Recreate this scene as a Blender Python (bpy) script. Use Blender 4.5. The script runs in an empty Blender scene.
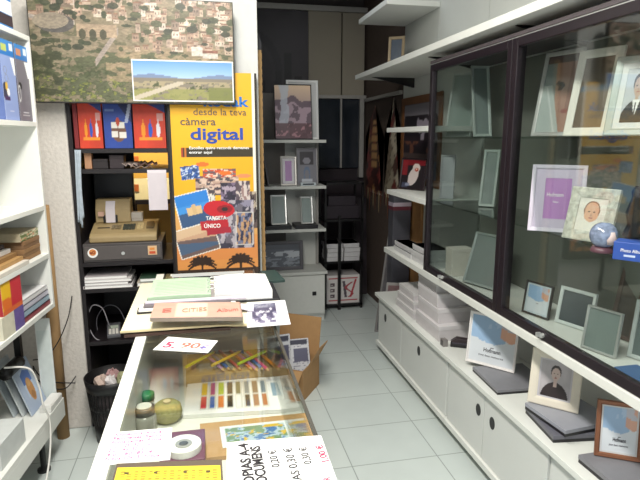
import bpy, math, random
import numpy as np
from mathutils import Vector, Matrix
random.seed(7); PI = math.pi
S = bpy.context.scene; COL = S.collection

# ------------------------------------------------------------------ camera
F = 540.0; YAW = math.radians(12.0); PITCH = math.radians(10.7); EYE = Vector((0, 0, 1.6))
cR = Vector((math.cos(YAW), -math.sin(YAW), 0))
cF = Vector((math.sin(YAW)*math.cos(PITCH), math.cos(YAW)*math.cos(PITCH), -math.sin(PITCH)))
cU = cR.cross(cF)
cam = bpy.data.objects.new('camera', bpy.data.cameras.new('camera')); COL.objects.link(cam)
cam.matrix_world = Matrix(((cR.x, cU.x, -cF.x, EYE.x), (cR.y, cU.y, -cF.y, EYE.y), (cR.z, cU.z, -cF.z, EYE.z), (0, 0, 0, 1)))
cam.data.sensor_width = 36; cam.data.lens = F/640*36; cam.data.clip_start = .02
S.camera = cam

# ------------------------------------------------------------------ world, lamps, exposure
W = bpy.data.worlds.new('world'); S.world = W; W.use_nodes = True
W.node_tree.nodes['Background'].inputs[0].default_value = (.86, .93, 1, 1)
W.node_tree.nodes['Background'].inputs[1].default_value = .8
S.view_settings.view_transform = 'Standard'; S.view_settings.look = 'None'
S.view_settings.exposure = 0.0; S.view_settings.gamma = 1; S.view_settings.use_curve_mapping = False
def area(name, loc, sx, sy, power, col=(1, 1, 1), rot=(0, 0, 0)):
    l = bpy.data.lights.new(name, 'AREA'); l.shape = 'RECTANGLE'; l.size = sx; l.size_y = sy; l.energy = power; l.color = col
    o = bpy.data.objects.new(name, l); COL.objects.link(o); o.location = loc; o.rotation_euler = rot; return o
area('ceiling_tube_light_entrance', (-.1, .35, 2.9), .3, 1.3, 70, (1, .97, .9))
area('ceiling_tube_light_counter', (-.1, 1.75, 2.9), .3, 1.2, 44, (1, .97, .9))
area('ceiling_tube_light_alcove', (1.0, 3.7, 2.9), .2, .8, 3.0, (.9, .95, 1))
area('storeroom_lamp', (-.35, 3.6, 2.35), .3, .15, 45, (1, .88, .65), (math.radians(38), 0, 0))

# ------------------------------------------------------------------ pixel ray helpers (camera constants above)
def ray(x, y): return cF + cR*((x-320)/F) - cU*((y-240)/F)
def atX(x, y, X): d = ray(x, y); return EYE + d*((X-EYE.x)/d.x)
def atY(x, y, Y): d = ray(x, y); return EYE + d*((Y-EYE.y)/d.y)
def atZ(x, y, Z): d = ray(x, y); return EYE + d*((Z-EYE.z)/d.z)
def proj(p):
    d = Vector(p)-EYE; k = d.dot(cF); return 320+F*d.dot(cR)/k, 240-F*d.dot(cU)/k
def onX(px, X, Z):
    lo, hi = .3, 9.
    for _ in range(60):
        m = (lo+hi)/2
        if proj((X, m, Z))[0] > px: lo = m
        else: hi = m
    return Vector((X, lo, Z))

# ------------------------------------------------------------------ materials
def lin(c):
    if isinstance(c, str): c = [int(c[i:i+2], 16)/255 for i in (0, 2, 4)]
    return tuple(x/12.92 if x <= .04045 else ((x+.055)/1.055)**2.4 for x in c)
MATS = {}
def mat(hexc, rough=.5, metal=0, noise=.06, scale=30, bump=0, key=None, coat=0):
    k = (hexc, rough, metal, noise, scale, bump, coat)
    if k in MATS: return MATS[k]
    m = bpy.data.materials.new('mat_%s' % (key or hexc)); m.use_nodes = True; nt = m.node_tree; b = nt.nodes['Principled BSDF']
    c = lin(hexc)
    b.inputs['Roughness'].default_value = rough; b.inputs['Metallic'].default_value = metal
    if coat: b.inputs['Coat Weight'].default_value = coat; b.inputs['Coat Roughness'].default_value = .05
    if noise or bump:
        tc = nt.nodes.new('ShaderNodeTexCoord'); n = nt.nodes.new('ShaderNodeTexNoise'); n.inputs['Scale'].default_value = scale; n.inputs['Detail'].default_value = 4
        nt.links.new(tc.outputs['Object'], n.inputs['Vector'])
        mx = nt.nodes.new('ShaderNodeMix'); mx.data_type = 'RGBA'
        mx.inputs[6].default_value = (*[x*(1-noise*2.2) for x in c], 1); mx.inputs[7].default_value = (*[min(1, x*(1+noise*1.2)) for x in c], 1)
        nt.links.new(n.outputs['Fac'], mx.inputs[0]); nt.links.new(mx.outputs[2], b.inputs['Base Color'])
        if bump:
            bp = nt.nodes.new('ShaderNodeBump'); bp.inputs['Strength'].default_value = bump; bp.inputs['Distance'].default_value = .004
            nt.links.new(n.outputs['Fac'], bp.inputs['Height']); nt.links.new(bp.outputs['Normal'], b.inputs['Normal'])
    else: b.inputs['Base Color'].default_value = (*c, 1)
    MATS[k] = m; return m
def glass_mat(name, tint, refl=1.0):
    m = bpy.data.materials.new(name); m.use_nodes = True; nt = m.node_tree; nt.nodes.clear()
    o = nt.nodes.new('ShaderNodeOutputMaterial'); t = nt.nodes.new('ShaderNodeBsdfTransparent'); g = nt.nodes.new('ShaderNodeBsdfGlossy')
    t.inputs[0].default_value = (*tint, 1); g.inputs['Roughness'].default_value = .015
    ge = nt.nodes.new('ShaderNodeNewGeometry'); dt = nt.nodes.new('ShaderNodeVectorMath'); dt.operation = 'DOT_PRODUCT'
    nt.links.new(ge.outputs['Normal'], dt.inputs[0]); nt.links.new(ge.outputs['Incoming'], dt.inputs[1])
    def mth(op, a, b=None):                              # Schlick reflectance, the same from both sides of the pane
        n = nt.nodes.new('ShaderNodeMath'); n.operation = op; nt.links.new(a, n.inputs[0])
        if b is not None: n.inputs[1].default_value = b
        return n.outputs[0]
    sub = nt.nodes.new('ShaderNodeMath'); sub.operation = 'SUBTRACT'; sub.inputs[0].default_value = 1; nt.links.new(mth('ABSOLUTE', dt.outputs['Value']), sub.inputs[1])
    ml = nt.nodes.new('ShaderNodeMath'); ml.operation = 'MULTIPLY_ADD'; nt.links.new(mth('POWER', sub.outputs[0], 5), ml.inputs[0]); ml.inputs[1].default_value = .96*refl; ml.inputs[2].default_value = .04*refl
    mx = nt.nodes.new('ShaderNodeMixShader')
    nt.links.new(ml.outputs[0], mx.inputs[0]); nt.links.new(t.outputs[0], mx.inputs[1]); nt.links.new(g.outputs[0], mx.inputs[2]); nt.links.new(mx.outputs[0], o.inputs[0])
    return m
GLASS = glass_mat('pane_glass', (.93, .955, .945), 1.4)
SHELFGLASS = glass_mat('shelf_glass', (.91, .95, .93))
TOPGLASS = glass_mat('counter_glass', (.95, .965, .94), .75)
def print_mat(name, rough=.35, coat=0):
    m = bpy.data.materials.new(name); m.use_nodes = True; nt = m.node_tree; b = nt.nodes['Principled BSDF']
    a = nt.nodes.new('ShaderNodeVertexColor'); a.layer_name = 'print'
    nt.links.new(a.outputs['Color'], b.inputs['Base Color']); b.inputs['Roughness'].default_value = rough
    if coat: b.inputs['Coat Weight'].default_value = coat; b.inputs['Coat Roughness'].default_value = .04
    return m
PRINT = print_mat('printed_paper', .45); GLAZED = print_mat('glazed_photo_print', .3, .6)
WHITE = mat('e6e7e2', .45, noise=.03, scale=8, key='white_laminate')
CREAM = mat('dcddda', .5, noise=.03, scale=8, key='cream_laminate')
PAPER = mat('f1f0ee', .7, noise=.02, key='white_paper')
BLACK = mat('141214', .4, noise=.1, key='black_plastic')
DKWOOD = mat('1d171a', .45, noise=.15, scale=12, key='black_wood')
FRAMEBLK = mat('231b21', .35, noise=.12, scale=15, key='dark_case_frame')
ALU = mat('d9d8d3', .35, .25, noise=.03, key='pale_aluminium')
SILVER = mat('c9cac8', .3, .55, noise=.04, key='silver_metal')
CARD = mat('a98358', .8, noise=.08, scale=20, key='brown_cardboard')
REDINK = mat('c8355a', .7, noise=0, key='red_ink'); BLACKINK = mat('201c22', .7, noise=0, key='black_ink')
PINKINK = mat('d9668c', .7, noise=0, key='pink_ink'); BLUEINK = mat('2356a8', .6, noise=0, key='blue_ink')

# ------------------------------------------------------------------ mesh builder
class MB:
    def __init__(s): s.v = []; s.f = []; s.m = []
    def add(s, vs, fs, mi=0, M=None):
        o = len(s.v)
        s.v += [tuple(M @ Vector(v)) if M else tuple(v) for v in vs]
        s.f += [tuple(i+o for i in f) for f in fs]; s.m += [mi]*len(fs); return s
    def box(s, x0, x1, y0, y1, z0, z1, mi=0, M=None):
        if x0 > x1: x0, x1 = x1, x0
        if y0 > y1: y0, y1 = y1, y0
        if z0 > z1: z0, z1 = z1, z0
        return s.add([(x0,y0,z0),(x1,y0,z0),(x1,y1,z0),(x0,y1,z0),(x0,y0,z1),(x1,y0,z1),(x1,y1,z1),(x0,y1,z1)],
                     [(0,3,2,1),(4,5,6,7),(0,1,5,4),(1,2,6,5),(2,3,7,6),(3,0,4,7)], mi, M)
    def prism(s, poly, z0, z1, mi=0, M=None):      # poly counter-clockwise in xy
        n = len(poly)
        return s.add([(x,y,z0) for x,y in poly]+[(x,y,z1) for x,y in poly],
                     [tuple(range(n-1,-1,-1)), tuple(range(n,2*n))]+[(i,(i+1)%n,n+(i+1)%n,n+i) for i in range(n)], mi, M)
    def tube(s, pts, r, n=8, mi=0, M=None, r1=None):
        pts = [Vector(p) for p in pts]; vs = []; fs = []; up = None
        for i, p in enumerate(pts):
            t = (pts[min(i+1, len(pts)-1)]-pts[max(i-1, 0)]).normalized()
            if up is None: up = t.orthogonal().normalized()
            up = (up - t*up.dot(t)).normalized(); w = t.cross(up)
            rr = r if r1 is None else r+(r1-r)*i/(len(pts)-1)
            vs += [p+(up*math.cos(2*PI*k/n)+w*math.sin(2*PI*k/n))*rr for k in range(n)]
        for i in range(len(pts)-1):
            fs += [(i*n+k, i*n+(k+1)%n, (i+1)*n+(k+1)%n, (i+1)*n+k) for k in range(n)]
        fs += [tuple(range(n-1,-1,-1)), tuple((len(pts)-1)*n+k for k in range(n))]
        return s.add(vs, fs, mi, M)
    def lathe(s, prof, n=24, mi=0, M=None):        # prof: (r, z) bottom to top, closed with caps
        vs = [(r*math.cos(2*PI*k/n), r*math.sin(2*PI*k/n), z) for r, z in prof for k in range(n)]; fs = []
        for i in range(len(prof)-1):
            fs += [(i*n+k, i*n+(k+1)%n, (i+1)*n+(k+1)%n, (i+1)*n+k) for k in range(n)]
        fs += [tuple(range(n-1,-1,-1)), tuple((len(prof)-1)*n+k for k in range(n))]
        return s.add(vs, fs, mi, M)
    def build(s, name, mats, parent=None, bevel=0, smooth=False):
        me = bpy.data.meshes.new(name); me.from_pydata(s.v, [], s.f)
        for m in (mats if isinstance(mats, (list, tuple)) else [mats]): me.materials.append(m)
        me.polygons.foreach_set('material_index', s.m)
        if smooth: me.polygons.foreach_set('use_smooth', [True]*len(s.f))
        me.update(); o = bpy.data.objects.new(name, me); COL.objects.link(o); o.parent = parent
        if bevel:
            b = o.modifiers.new('bevel', 'BEVEL'); b.width = bevel; b.segments = 2; b.limit_method = 'ANGLE'; b.angle_limit = .6
        return o
def smooth_path(pts, k=6):
    P = [Vector(p) for p in pts]; out = []
    for i in range(len(P)-1):
        a, b, c, d = P[max(i-1,0)], P[i], P[i+1], P[min(i+2,len(P)-1)]
        for j in range(k):
            t = j/k; out.append(.5*((2*b)+(c-a)*t+(2*a-5*b+4*c-d)*t*t+(3*b-a-3*c+d)*t**3))
    return out+[P[-1]]
def tag(o, label, cat, group=None, kind=None):
    o['label'] = label; o['category'] = cat
    if group: o['group'] = group
    if kind: o['kind'] = kind
    return o
def thing(name, label, cat, loc, rz=0, group=None, M=None):
    o = bpy.data.objects.new(name, None); COL.objects.link(o); o.empty_display_size = .05
    if M is not None: o.matrix_world = M
    else: o.location = loc; o.rotation_euler = (0, 0, rz)
    return tag(o, label, cat, group)
def struct(name, mb, m, bevel=0):
    o = mb.build(name, m, None, bevel); o['kind'] = 'structure'; return o
def text(name, s, size, M, m, parent=None, bold=0, align='LEFT', width=None):
    cu = bpy.data.curves.new(name, 'FONT'); cu.body = s; cu.size = size; cu.extrude = .0004; cu.offset = bold; cu.align_x = align; cu.resolution_u = 3
    t = bpy.data.objects.new(name+'_tmp', cu); COL.objects.link(t)
    me = bpy.data.meshes.new_from_object(t.evaluated_get(bpy.context.evaluated_depsgraph_get())); bpy.data.objects.remove(t)
    if width:
        xs = [v.co.x for v in me.vertices]
        if xs:
            k = width/(max(xs)-min(xs))
            for v in me.vertices: v.co.x *= k
    me.transform(M); me.materials.clear(); me.materials.append(m)
    o = bpy.data.objects.new(name, me); COL.objects.link(o); o.parent = parent; return o
UP = Matrix.Rotation(PI/2, 4, 'X')                       # lettering standing up, facing -Y
def standing(x, y, z): return Matrix.Translation((x, y, z)) @ UP

# ------------------------------------------------------------------ printed pictures (numpy painters, colours of the print itself)
def hsh(i, j, s): return np.modf(np.abs(np.sin(i*127.1+j*311.7+s*74.7)*43758.5453))[0]
def vnoise(x, y, s=0):
    i, j = np.floor(x), np.floor(y); a, b = x-i, y-j; a = a*a*(3-2*a); b = b*b*(3-2*b)
    return (hsh(i,j,s)*(1-a)+hsh(i+1,j,s)*a)*(1-b)+(hsh(i,j+1,s)*(1-a)+hsh(i+1,j+1,s)*a)*b
def fbm(x, y, s=0, o=4): return sum(vnoise(x*2**k, y*2**k, s+k)/2**(k+1) for k in range(o))
def C3(h): return np.array([int(h[i:i+2], 16)/255 for i in (0, 2, 4)])
class Canvas:
    def __init__(s, u, v, bg): s.u, s.v = u, v; s.c = np.tile(C3(bg), (len(u), 1))
    def put(s, mask, col, a=1.0):
        col = C3(col) if isinstance(col, str) else col
        w = (mask*a)[:, None] if mask.dtype != bool else (mask.astype(float)*a)[:, None]
        s.c = s.c*(1-w)+col*w; return s
    def ell(s, cx, cy, rx, ry, col, rot=0, a=1.0):
        x, y = s.u-cx, s.v-cy; c, n = math.cos(rot), math.sin(rot)
        return s.put(((x*c+y*n)/rx)**2+((-x*n+y*c)/ry)**2 < 1, col, a)
    def rect(s, x0, x1, y0, y1, col, a=1.0): return s.put((s.u > x0) & (s.u < x1) & (s.v > y0) & (s.v < y1), col, a)
    def rrect(s, cx, cy, hw, hh, rot, col, asp=1.0, a=1.0):
        x, y = (s.u-cx)*asp, s.v-cy; c, n = math.cos(rot), math.sin(rot)
        X, Y = x*c+y*n, -x*n+y*c; m = (abs(X) < hw*asp) & (abs(Y) < hh)
        s.put(m, col, a); return m, X/(hw*asp), Y/hh
    def grad(s, c0, c1, y0=0, y1=1):
        t = np.clip((s.v-y0)/(y1-y0), 0, 1)[:, None]; s.c = C3(c0)*(1-t)+C3(c1)*t; return s
    def speck(s, amt, sc=40, seed=3):
        s.c = np.clip(s.c*(1+amt*(fbm(s.u*sc, s.v*sc, seed)-.47)[:, None]*2), 0, 1); return s
def print_sheet(name, painter, O, ex, ey, nx, ny, m, parent, thick=.0008):
    """a printed sheet: corner O, edge vectors ex (picture right) and ey (picture up), thin but solid"""
    O, ex, ey = Vector(O), Vector(ex), Vector(ey); n = ex.cross(ey).normalized()
    gu, gv = np.meshgrid(np.linspace(0, 1, nx+1), np.linspace(0, 1, ny+1)); u, v = gu.ravel(), gv.ravel()
    col = np.clip(painter(u, v), 0, 1); col = np.where(col <= .04045, col/12.92, ((col+.055)/1.055)**2.4)
    vs = [O+ex*a+ey*b for a, b in zip(u, v)]; N = len(vs); w = nx+1
    fs = [(j*w+i, j*w+i+1, (j+1)*w+i+1, (j+1)*w+i) for j in range(ny) for i in range(nx)]
    vs += [p-n*thick for p in (O, O+ex, O+ex+ey, O+ey)]
    fs += [(N+3, N+2, N+1, N)]
    cn = (0, nx, ny*w+nx, ny*w)
    rows = [list(range(0, nx+1)), [j*w+nx for j in range(ny+1)], [ny*w+i for i in range(nx, -1, -1)], [j*w for j in range(ny, -1, -1)]]
    for k in range(4): fs.append(tuple([N+k, N+(k+1) % 4]+rows[k][::-1]))
    me = bpy.data.meshes.new(name); me.from_pydata([tuple(p) for p in vs], [], fs); me.materials.append(m)
    at = me.color_attributes.new('print', 'FLOAT_COLOR', 'POINT')
    full = np.ones((len(vs), 4)); full[:N, :3] = col; full[N:, :3] = .7
    at.data.foreach_set('color', full.ravel()); me.update()
    o = bpy.data.objects.new(name, me); COL.objects.link(o); o.parent = parent; return o

def portrait(bg='b9b4b0', skin='d8b49c', hair='4a3a30', cloth='2c2a30', fx=.5, fy=.62, r=.17, blur=.06, suit=False, baby=False):
    def f(u, v):
        c = Canvas(u, v, bg); c.speck(blur, 5)
        c.ell(fx, -.08, .46, .5, cloth); c.rect(fx-.06, fx+.06, .3, fy-.1, skin)
        if suit:
            c.put((abs(u-fx) < .11*(v-.1)/.3) & (v > .1) & (v < .42), 'e8e6e4'); c.rect(fx-.02, fx+.02, .1, .38, '34343c')
        c.ell(fx, fy+(.05 if not baby else .04), r*1.16, r*1.2, hair)
        c.ell(fx, fy-.02, r*.92, r*1.2, skin)
        if baby: c.ell(fx, fy+.05, r*.98, r*1.0, skin); c.ell(fx, fy-.1, r*1.02, r*.8, skin)
        for sx in (-1, 1): c.ell(fx+sx*r*.4, fy+.0, r*.14, r*.1, '3a2e2c')
        c.ell(fx, fy-r*.42, r*.12, r*.18, np.clip(C3(skin)*.85, 0, 1)); c.ell(fx, fy-r*.75, r*.32, r*.09, 'a2605a')
        return c.c
    return f
def flat_print(bg, specks=.05, sc=6, bands=()):
    def f(u, v):
        c = Canvas(u, v, bg)
        for (y0, y1, col) in bands: c.rect(0, 1, y0, y1, col)
        return c.speck(specks, sc).c
    return f
def beach_sample(u, v):                       # sample sheet sold in the frames: pale blue wash, orange corner, logo and two lines
    c = Canvas(u, v, 'd7dce2')
    n = fbm(u*3, v*3, 5)
    c.put((v > .42+.25*abs(u-.55)+.2*(n-.5)) & (u < .8), '8fb0d4', .85); c.put((v > .5+.4*abs(u-.9)) & (u > .66), 'dba184', .9)
    c.put((v > .75) & (n > .5), 'b4c8e0', .7)
    c.rect(.46, .56, .335, .36, '4a3f46'); return c.c
def purple_sample(u, v):
    c = Canvas(u, v, 'a877b2'); c.speck(.05, 3); return c.c
def sunset_lake(u, v):
    c = Canvas(u, v, '000000'); c.grad('8d7482', 'f0d0b0', .3, 1)
    h = .66+.1*fbm(u*4, u*0, 3)+.1*np.exp(-((u-.5)/.15)**2)
    c.put(v < h, '6f5a68'); c.put((v < h-.12) & (fbm(u*5, v*7, 8) > .45), 'b59aa8'); c.put((u < .4) & (fbm(u*4+2, v*3, 4) > .48), 'ccd2e0', .8)
    c.put((v < .3), '5b3740', .8); c.put((v < .3) & (fbm(u*9, v*16, 1) > .55), 'c8909a', .8); return c.c
def night_sea(u, v):
    c = Canvas(u, v, '3c414c'); c.put(fbm(u*6, v*7, 2)*np.exp(-((v-.55)/.2)**2) > .38, 'b9bdc4', .9)
    c.put((v < .45) & (fbm(u*8, v*14, 4) > .52), '9aa0aa', .7); c.put(v > .78, '2a2c36'); return c.c

def make_frame(name, label, bl, br, h, tilt=12, border=.02, fm=None, painter=None, mat_board=0, board='ece9e8', depth=.014, group=None, res=(26, 34), glazed=True, cat='picture frame', inner=None, easel=True):
    bl, br = Vector(bl), Vector(br); w = (br-bl).length; yaw = math.atan2(br.y-bl.y, br.x-bl.x); t = math.radians(tilt)
    c = (bl+br)/2; c.z += depth*math.sin(t)+.0005
    M = Matrix.Translation(c) @ Matrix.Rotation(yaw, 4, 'Z') @ Matrix.Rotation(-t, 4, 'X')
    r = thing(name, label, cat, None, group=group, M=M); fm = fm or SILVER
    a = MB(); prof = [(0, depth), (0, .002), (border*.12, 0), (border*.75, .0012), (border, .004), (border, depth)]
    vs = [(x, y, z) for o, y in prof for x, z in ((-w/2+o, o), (w/2-o, o), (w/2-o, h-o), (-w/2+o, h-o))]; n = len(prof); fs = []
    for i in range(n):
        j = (i+1) % n
        for k in range(4): fs.append((i*4+k, i*4+(k+1) % 4, j*4+(k+1) % 4, j*4+k))
    a.add(vs, fs); a.build('moulding', fm, r)
    b = MB().box(-w/2+border*.6, w/2-border*.6, depth*.75, depth, border*.6, h-border*.6); b.build('backing', mat('3b3531', .8), r)
    if easel and tilt > 3:
        e = MB(); L = h*.62; tt = math.radians(22)+t      # hinged strut that reaches the support behind
        foot = max(.02, h*.62*math.tan(t)*1.6)
        yb = depth; 
        def back(z): return (0, depth, z)
        top = Vector(back(h*.62)); # world support plane z=0 expressed in the tilted frame: points (y, z) with y*sin t*-1 ... 
        yf = depth+.30*h; zf = (yf-depth)*math.tan(t)
        d = Vector((0, yf, zf))
        e.tube([top, d], .006, 6); e.build('easel_strut', mat('2a2725', .8), r)
    b0 = border
    if mat_board:
        bd = MB(); y0, y1 = .006, .0075; o, i = border*.9, border+mat_board
        vs = [(x, y, z) for q, y in ((o, y1), (o, y0), (i, y0), (i, y1)) for x, z in ((-w/2+q, q), (w/2-q, q), (w/2-q, h-q), (-w/2+q, h-q))]
        fs = [(a_*4+k, a_*4+(k+1) % 4, ((a_+1) % 4)*4+(k+1) % 4, ((a_+1) % 4)*4+k) for a_ in range(4) for k in range(4)]
        bd.add(vs, fs); bd.build('mat_board', mat(board, .7, noise=.02), r); b0 = border+mat_board*.97
    if painter:
        print_sheet('photo_print', painter, (-w/2+b0*.98, .0072, b0*.98), (w-2*b0*.98, 0, 0), (0, 0, h-2*b0*.98), res[0], res[1], GLAZED if glazed else PRINT, r)
    return r
def frame_h(bl, tilt, yaw, topy):
    lo, hi = .02, 1.2; t = math.radians(tilt)
    for _ in range(50):
        m = (lo+hi)/2; back = Vector((-math.sin(yaw), math.cos(yaw), 0))
        p = Vector(bl)+back*m*math.sin(t)+Vector((0, 0, m*math.cos(t)))
        if proj(p)[1] > topy: lo = m
        else: hi = m
    return lo
def frame_at(name, label, bl, br, topy, tilt=12, **k):
    bl, br = Vector(bl), Vector(br); yaw = math.atan2(br.y-bl.y, br.x-bl.x)
    return make_frame(name, label, bl, br, frame_h(bl, tilt, yaw, topy), tilt, **k)

# ================================================================== STRUCTURE
def tile_floor():
    m = bpy.data.materials.new('grey_floor_tiles'); m.use_nodes = True; nt = m.node_tree; b = nt.nodes['Principled BSDF']
    tc = nt.nodes.new('ShaderNodeTexCoord'); mp = nt.nodes.new('ShaderNodeMapping'); mp.inputs['Location'].default_value = (.24, .15, 0)
    br = nt.nodes.new('ShaderNodeTexBrick'); br.offset = 0; br.inputs['Scale'].default_value = 1
    br.inputs['Brick Width'].default_value = .45; br.inputs['Row Height'].default_value = .355; br.inputs['Mortar Size'].default_value = .003; br.inputs['Mortar Smooth'].default_value = .3
    br.inputs['Color1'].default_value = (*lin('cdd6d4'), 1); br.inputs['Color2'].default_value = (*lin('d2dad7'), 1); br.inputs['Mortar'].default_value = (*lin('97a09e'), 1)
    n = nt.nodes.new('ShaderNodeTexNoise'); n.inputs['Scale'].default_value = 6; mx = nt.nodes.new('ShaderNodeMix'); mx.data_type = 'RGBA'; mx.blend_type = 'MULTIPLY'; mx.inputs[0].default_value = .12
    nt.links.new(tc.outputs['Object'], mp.inputs[0]); nt.links.new(mp.outputs[0], br.inputs['Vector']); nt.links.new(tc.outputs['Object'], n.inputs['Vector'])
    nt.links.new(br.outputs['Color'], mx.inputs[6]); nt.links.new(n.outputs['Fac'], mx.inputs[7]); nt.links.new(mx.outputs[2], b.inputs['Base Color'])
    b.inputs['Roughness'].default_value = .32; return m
struct('floor', MB().box(-1.7, 2.0, -.6, 5.7, -.1, 0), tile_floor())
struct('ceiling', MB().box(-1.7, 2.0, -.6, 5.7, 3.0, 3.08), mat('d8d8d4', .8))
STUCCO = mat('d5cfc8', .9, noise=.1, scale=60, bump=.8, key='rough_stucco')
GREYWALL = mat('6f6a66', .85, noise=.08, key='dim_wall')
PANEL = mat('d4d7d2', .55, noise=.03, scale=5, key='pale_wall_panel')
struct('wall_right', MB().box(1.62, 1.9, -.6, 5.7, 0, 3), mat('5a4c44', .8, noise=.12, key='brown_grey_wall'))
for k, (a, b) in enumerate(((-.6, 1.0), (1.004, 1.65), (1.654, 2.30), (2.304, 2.95), (2.954, 3.63), (3.634, 4.28))):
    struct('trim_%d' % (k+1), MB().box(1.6, 1.6199, a, b, .0, 2.999), PANEL, .001)
struct('wall_left', MB().box(-1.75, -1.55, -.6, 2.95, 0, 3), STUCCO)
struct('wall_pillar', MB().box(-1.55, -.675, 3.0, 3.3, 0, 2.999), STUCCO, .01)
struct('wall_divider', MB().box(-.165, .30, 3.0, 3.12, 0, 2.999).box(-.675, -.165, 3.0, 3.12, 2.0, 2.999), mat('d3d3d0', .8, noise=.04, key='white_painted_wall'), .002)
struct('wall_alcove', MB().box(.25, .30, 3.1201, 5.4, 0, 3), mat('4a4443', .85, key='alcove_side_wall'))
struct('wall_storeroom', MB().box(-1.55, .25, 4.2, 4.3, 0, 3), mat('b08a45', .8, noise=.1, scale=4, key='ochre_storeroom_wall'))
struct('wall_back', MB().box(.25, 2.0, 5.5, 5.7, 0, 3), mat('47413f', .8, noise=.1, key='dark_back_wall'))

# aluminium partition with panels and dark windows at the back of the alcove
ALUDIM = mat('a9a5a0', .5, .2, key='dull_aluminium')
p = MB(); p.box(.3, 1.62, 5.38, 5.44, 2.80, 2.85); p.box(.3, 1.62, 5.38, 5.44, 1.985, 2.02); p.box(1.555, 1.6, 5.38, 5.44, 1.2, 1.985); p.box(1.355, 1.372, 5.385, 5.435, 1.3, 1.985)
struct('trim_7', p, ALUDIM, .002)
struct('window_1', MB().box(1.04, 1.354, 5.41, 5.425, 1.3, 1.984).box(1.373, 1.554, 5.41, 5.425, 1.3, 1.984), mat('30353d', .12, noise=.3, scale=4, key='dark_window_pane'))
struct('trim_8', MB().box(1.035, 1.362, 5.40, 5.43, 2.021, 2.799).box(1.374, 1.60, 5.40, 5.43, 2.021, 2.799), mat('a39a8a', .7, noise=.04, scale=3, key='beige_partition_panel'), .003)
struct('trim_9', MB().box(.31, 1.03, 5.44, 5.49, .0, 1.984).box(1.03, 1.62, 5.44, 5.49, 0, 1.29), mat('2c2228', .7, noise=.15, scale=5, key='dark_purple_panel'))
def skyline(u, v):
    c = Canvas(u, v, '3a3339'); c.speck(.25, 3, 9)
    for x0, x1, h in ((.0, .1, .12), (.3, .42, .15), (.55, .64, .28), (.66, .78, .5), (.82, .92, .22), (.1, .3, .06)): c.rect(x0, x1, 0, h, '1d191d')
    r = np.hypot(u-.1, v-.25); c.put((abs(r-.5) < .05) & (u > .3), '2a252b', .7); return c.c
g = thing('wall_poster', 'dark city skyline poster high on the back partition', 'poster', (.76, 5.395, 2.03))
print_sheet('printed_sheet', skyline, (-.27-.18, 0, 0), (.72, 0, 0), (0, 0, .765), 50, 50, PRINT, g, .004)

# ================================================================== BACK WALL GROUP
def mural(u, v):
    c = Canvas(u, v, '8d8268'); n1 = fbm(u*9, v*7, 1); n2 = fbm(u*26, v*22, 2, 3); n3 = fbm(u*60, v*50, 5, 2)
    c.put((n1 > .46), '6c6a4e', .9); c.put((n2 > .52), '9b8b72', .7)
    c.put((v < .45+.1*n1) & (n2 > .40), '566040', .85); c.put((v < .34-.15*(u-.3)) & (n3 > .42), '4a5734', .8)
    c.put((u > .35) & (v > .2) & (v < .55) & (n2 < .5), 'ab9473', .7)
    rs = random.Random(4)
    for k in range(240):                                       # houses of the hill town
        x = rs.uniform(.02, 1); y = rs.uniform(.48, 1.0)
        if x < .45 and y < .72: continue
        w, h = rs.uniform(.018, .048), rs.uniform(.03, .085)
        col = rs.choice(['b89a84', 'c7b09a', 'd4c5b4', 'a58874', 'bfa795', '8f7a6a', 'd9cfc2'])
        c.rect(x-w/2, x+w/2, y, y+h, col, .9); c.rect(x-w/2, x+w/2, y+h, y+h+.014, rs.choice(['8a5f4c', '7b5d50', '9c7059']), .8)
        for q in range(2): c.rect(x-w*.3+q*w*.4, x-w*.15+q*w*.4, y+h*.4, y+h*.7, '4d423c', .7)
    for k in range(80):
        x, y = rs.uniform(0, 1), rs.uniform(.42, 1); c.ell(x, y, rs.uniform(.008, .03), rs.uniform(.012, .035), rs.choice(['3f4a33', '4d5638', '38402f']), 0, .85)
    c.put((abs(v-(.74+.35*(u-.17)**2*6)) < .02) & (u < .2), 'a9a29a'); c.put(abs((v-.6)-(u-.32)*2.2) < .035+0*v, 'a69a90', .85*1.0) if False else None
    m = (u > .3) & (u < .42) & (abs((v-.38)-(u-.3)*2.6) < .035); c.put(m, 'a79b92')
    c.ell(.12, .74, .09, .09, '5d5a58', .3); c.ell(.10, .76, .085, .075, '9a8f7c', .3)
    for x in (.245, .295, .345, .385):                          # viaduct
        c.rect(x-.028, x+.028, .62, .74, 'b39c80', .95)
    for x in (.245, .295, .345): c.ell(x, .645, .017, .05, '55543f')
    c.put((v < .26-.1*u) & (n3 > .5) & (u < .5), '8c9440', .8); c.put((v < .22) & (fbm(u*90, v*70, 9, 1) > .8) & (u < .5), 'd3b93a')
    c.put((u < .14) & (v < .6) & (n2 > .44), '42482f', .8)
    c.rect(.78, .84, .47, .56, 'd8d3ca'); c.rect(.84, .92, .45, .5, 'cfc9c0'); c.rect(.84, .92, .5, .53, '8e5a4a')
    c.speck(.22, 90, 12).speck(.12, 30, 5); g_ = c.c.mean(1, keepdims=True); return np.clip((g_+(c.c-g_)*.82)*.90*np.array([1.02, .99, .97]), 0, 1)
def panorama(u, v):
    c = Canvas(u, v, '000000'); c.grad('a9c0dc', '5f8fd0', .5, 1); n = fbm(u*14, v*10, 3)
    c.put(v < .62+.05*np.sin(u*9), '6f7f9c'); c.put(v < .55+.06*fbm(u*6, u*0, 2), '7d7466'); c.put((v < .5) & (n > .45), '9c8f73'); c.put((v < .5) & (fbm(u*30, v*20, 7, 2) > .52), '4d5238')
    c.put((v < .28) & (n > .35), '8a8a4f', .8); c.put((v < .5) & (abs(v-.12-(u-.1)*.9) < .06) & (u < .5), 'b7ab98'); c.put((v < .35) & (u > .75), '6f7340', .8); return c.c
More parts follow.
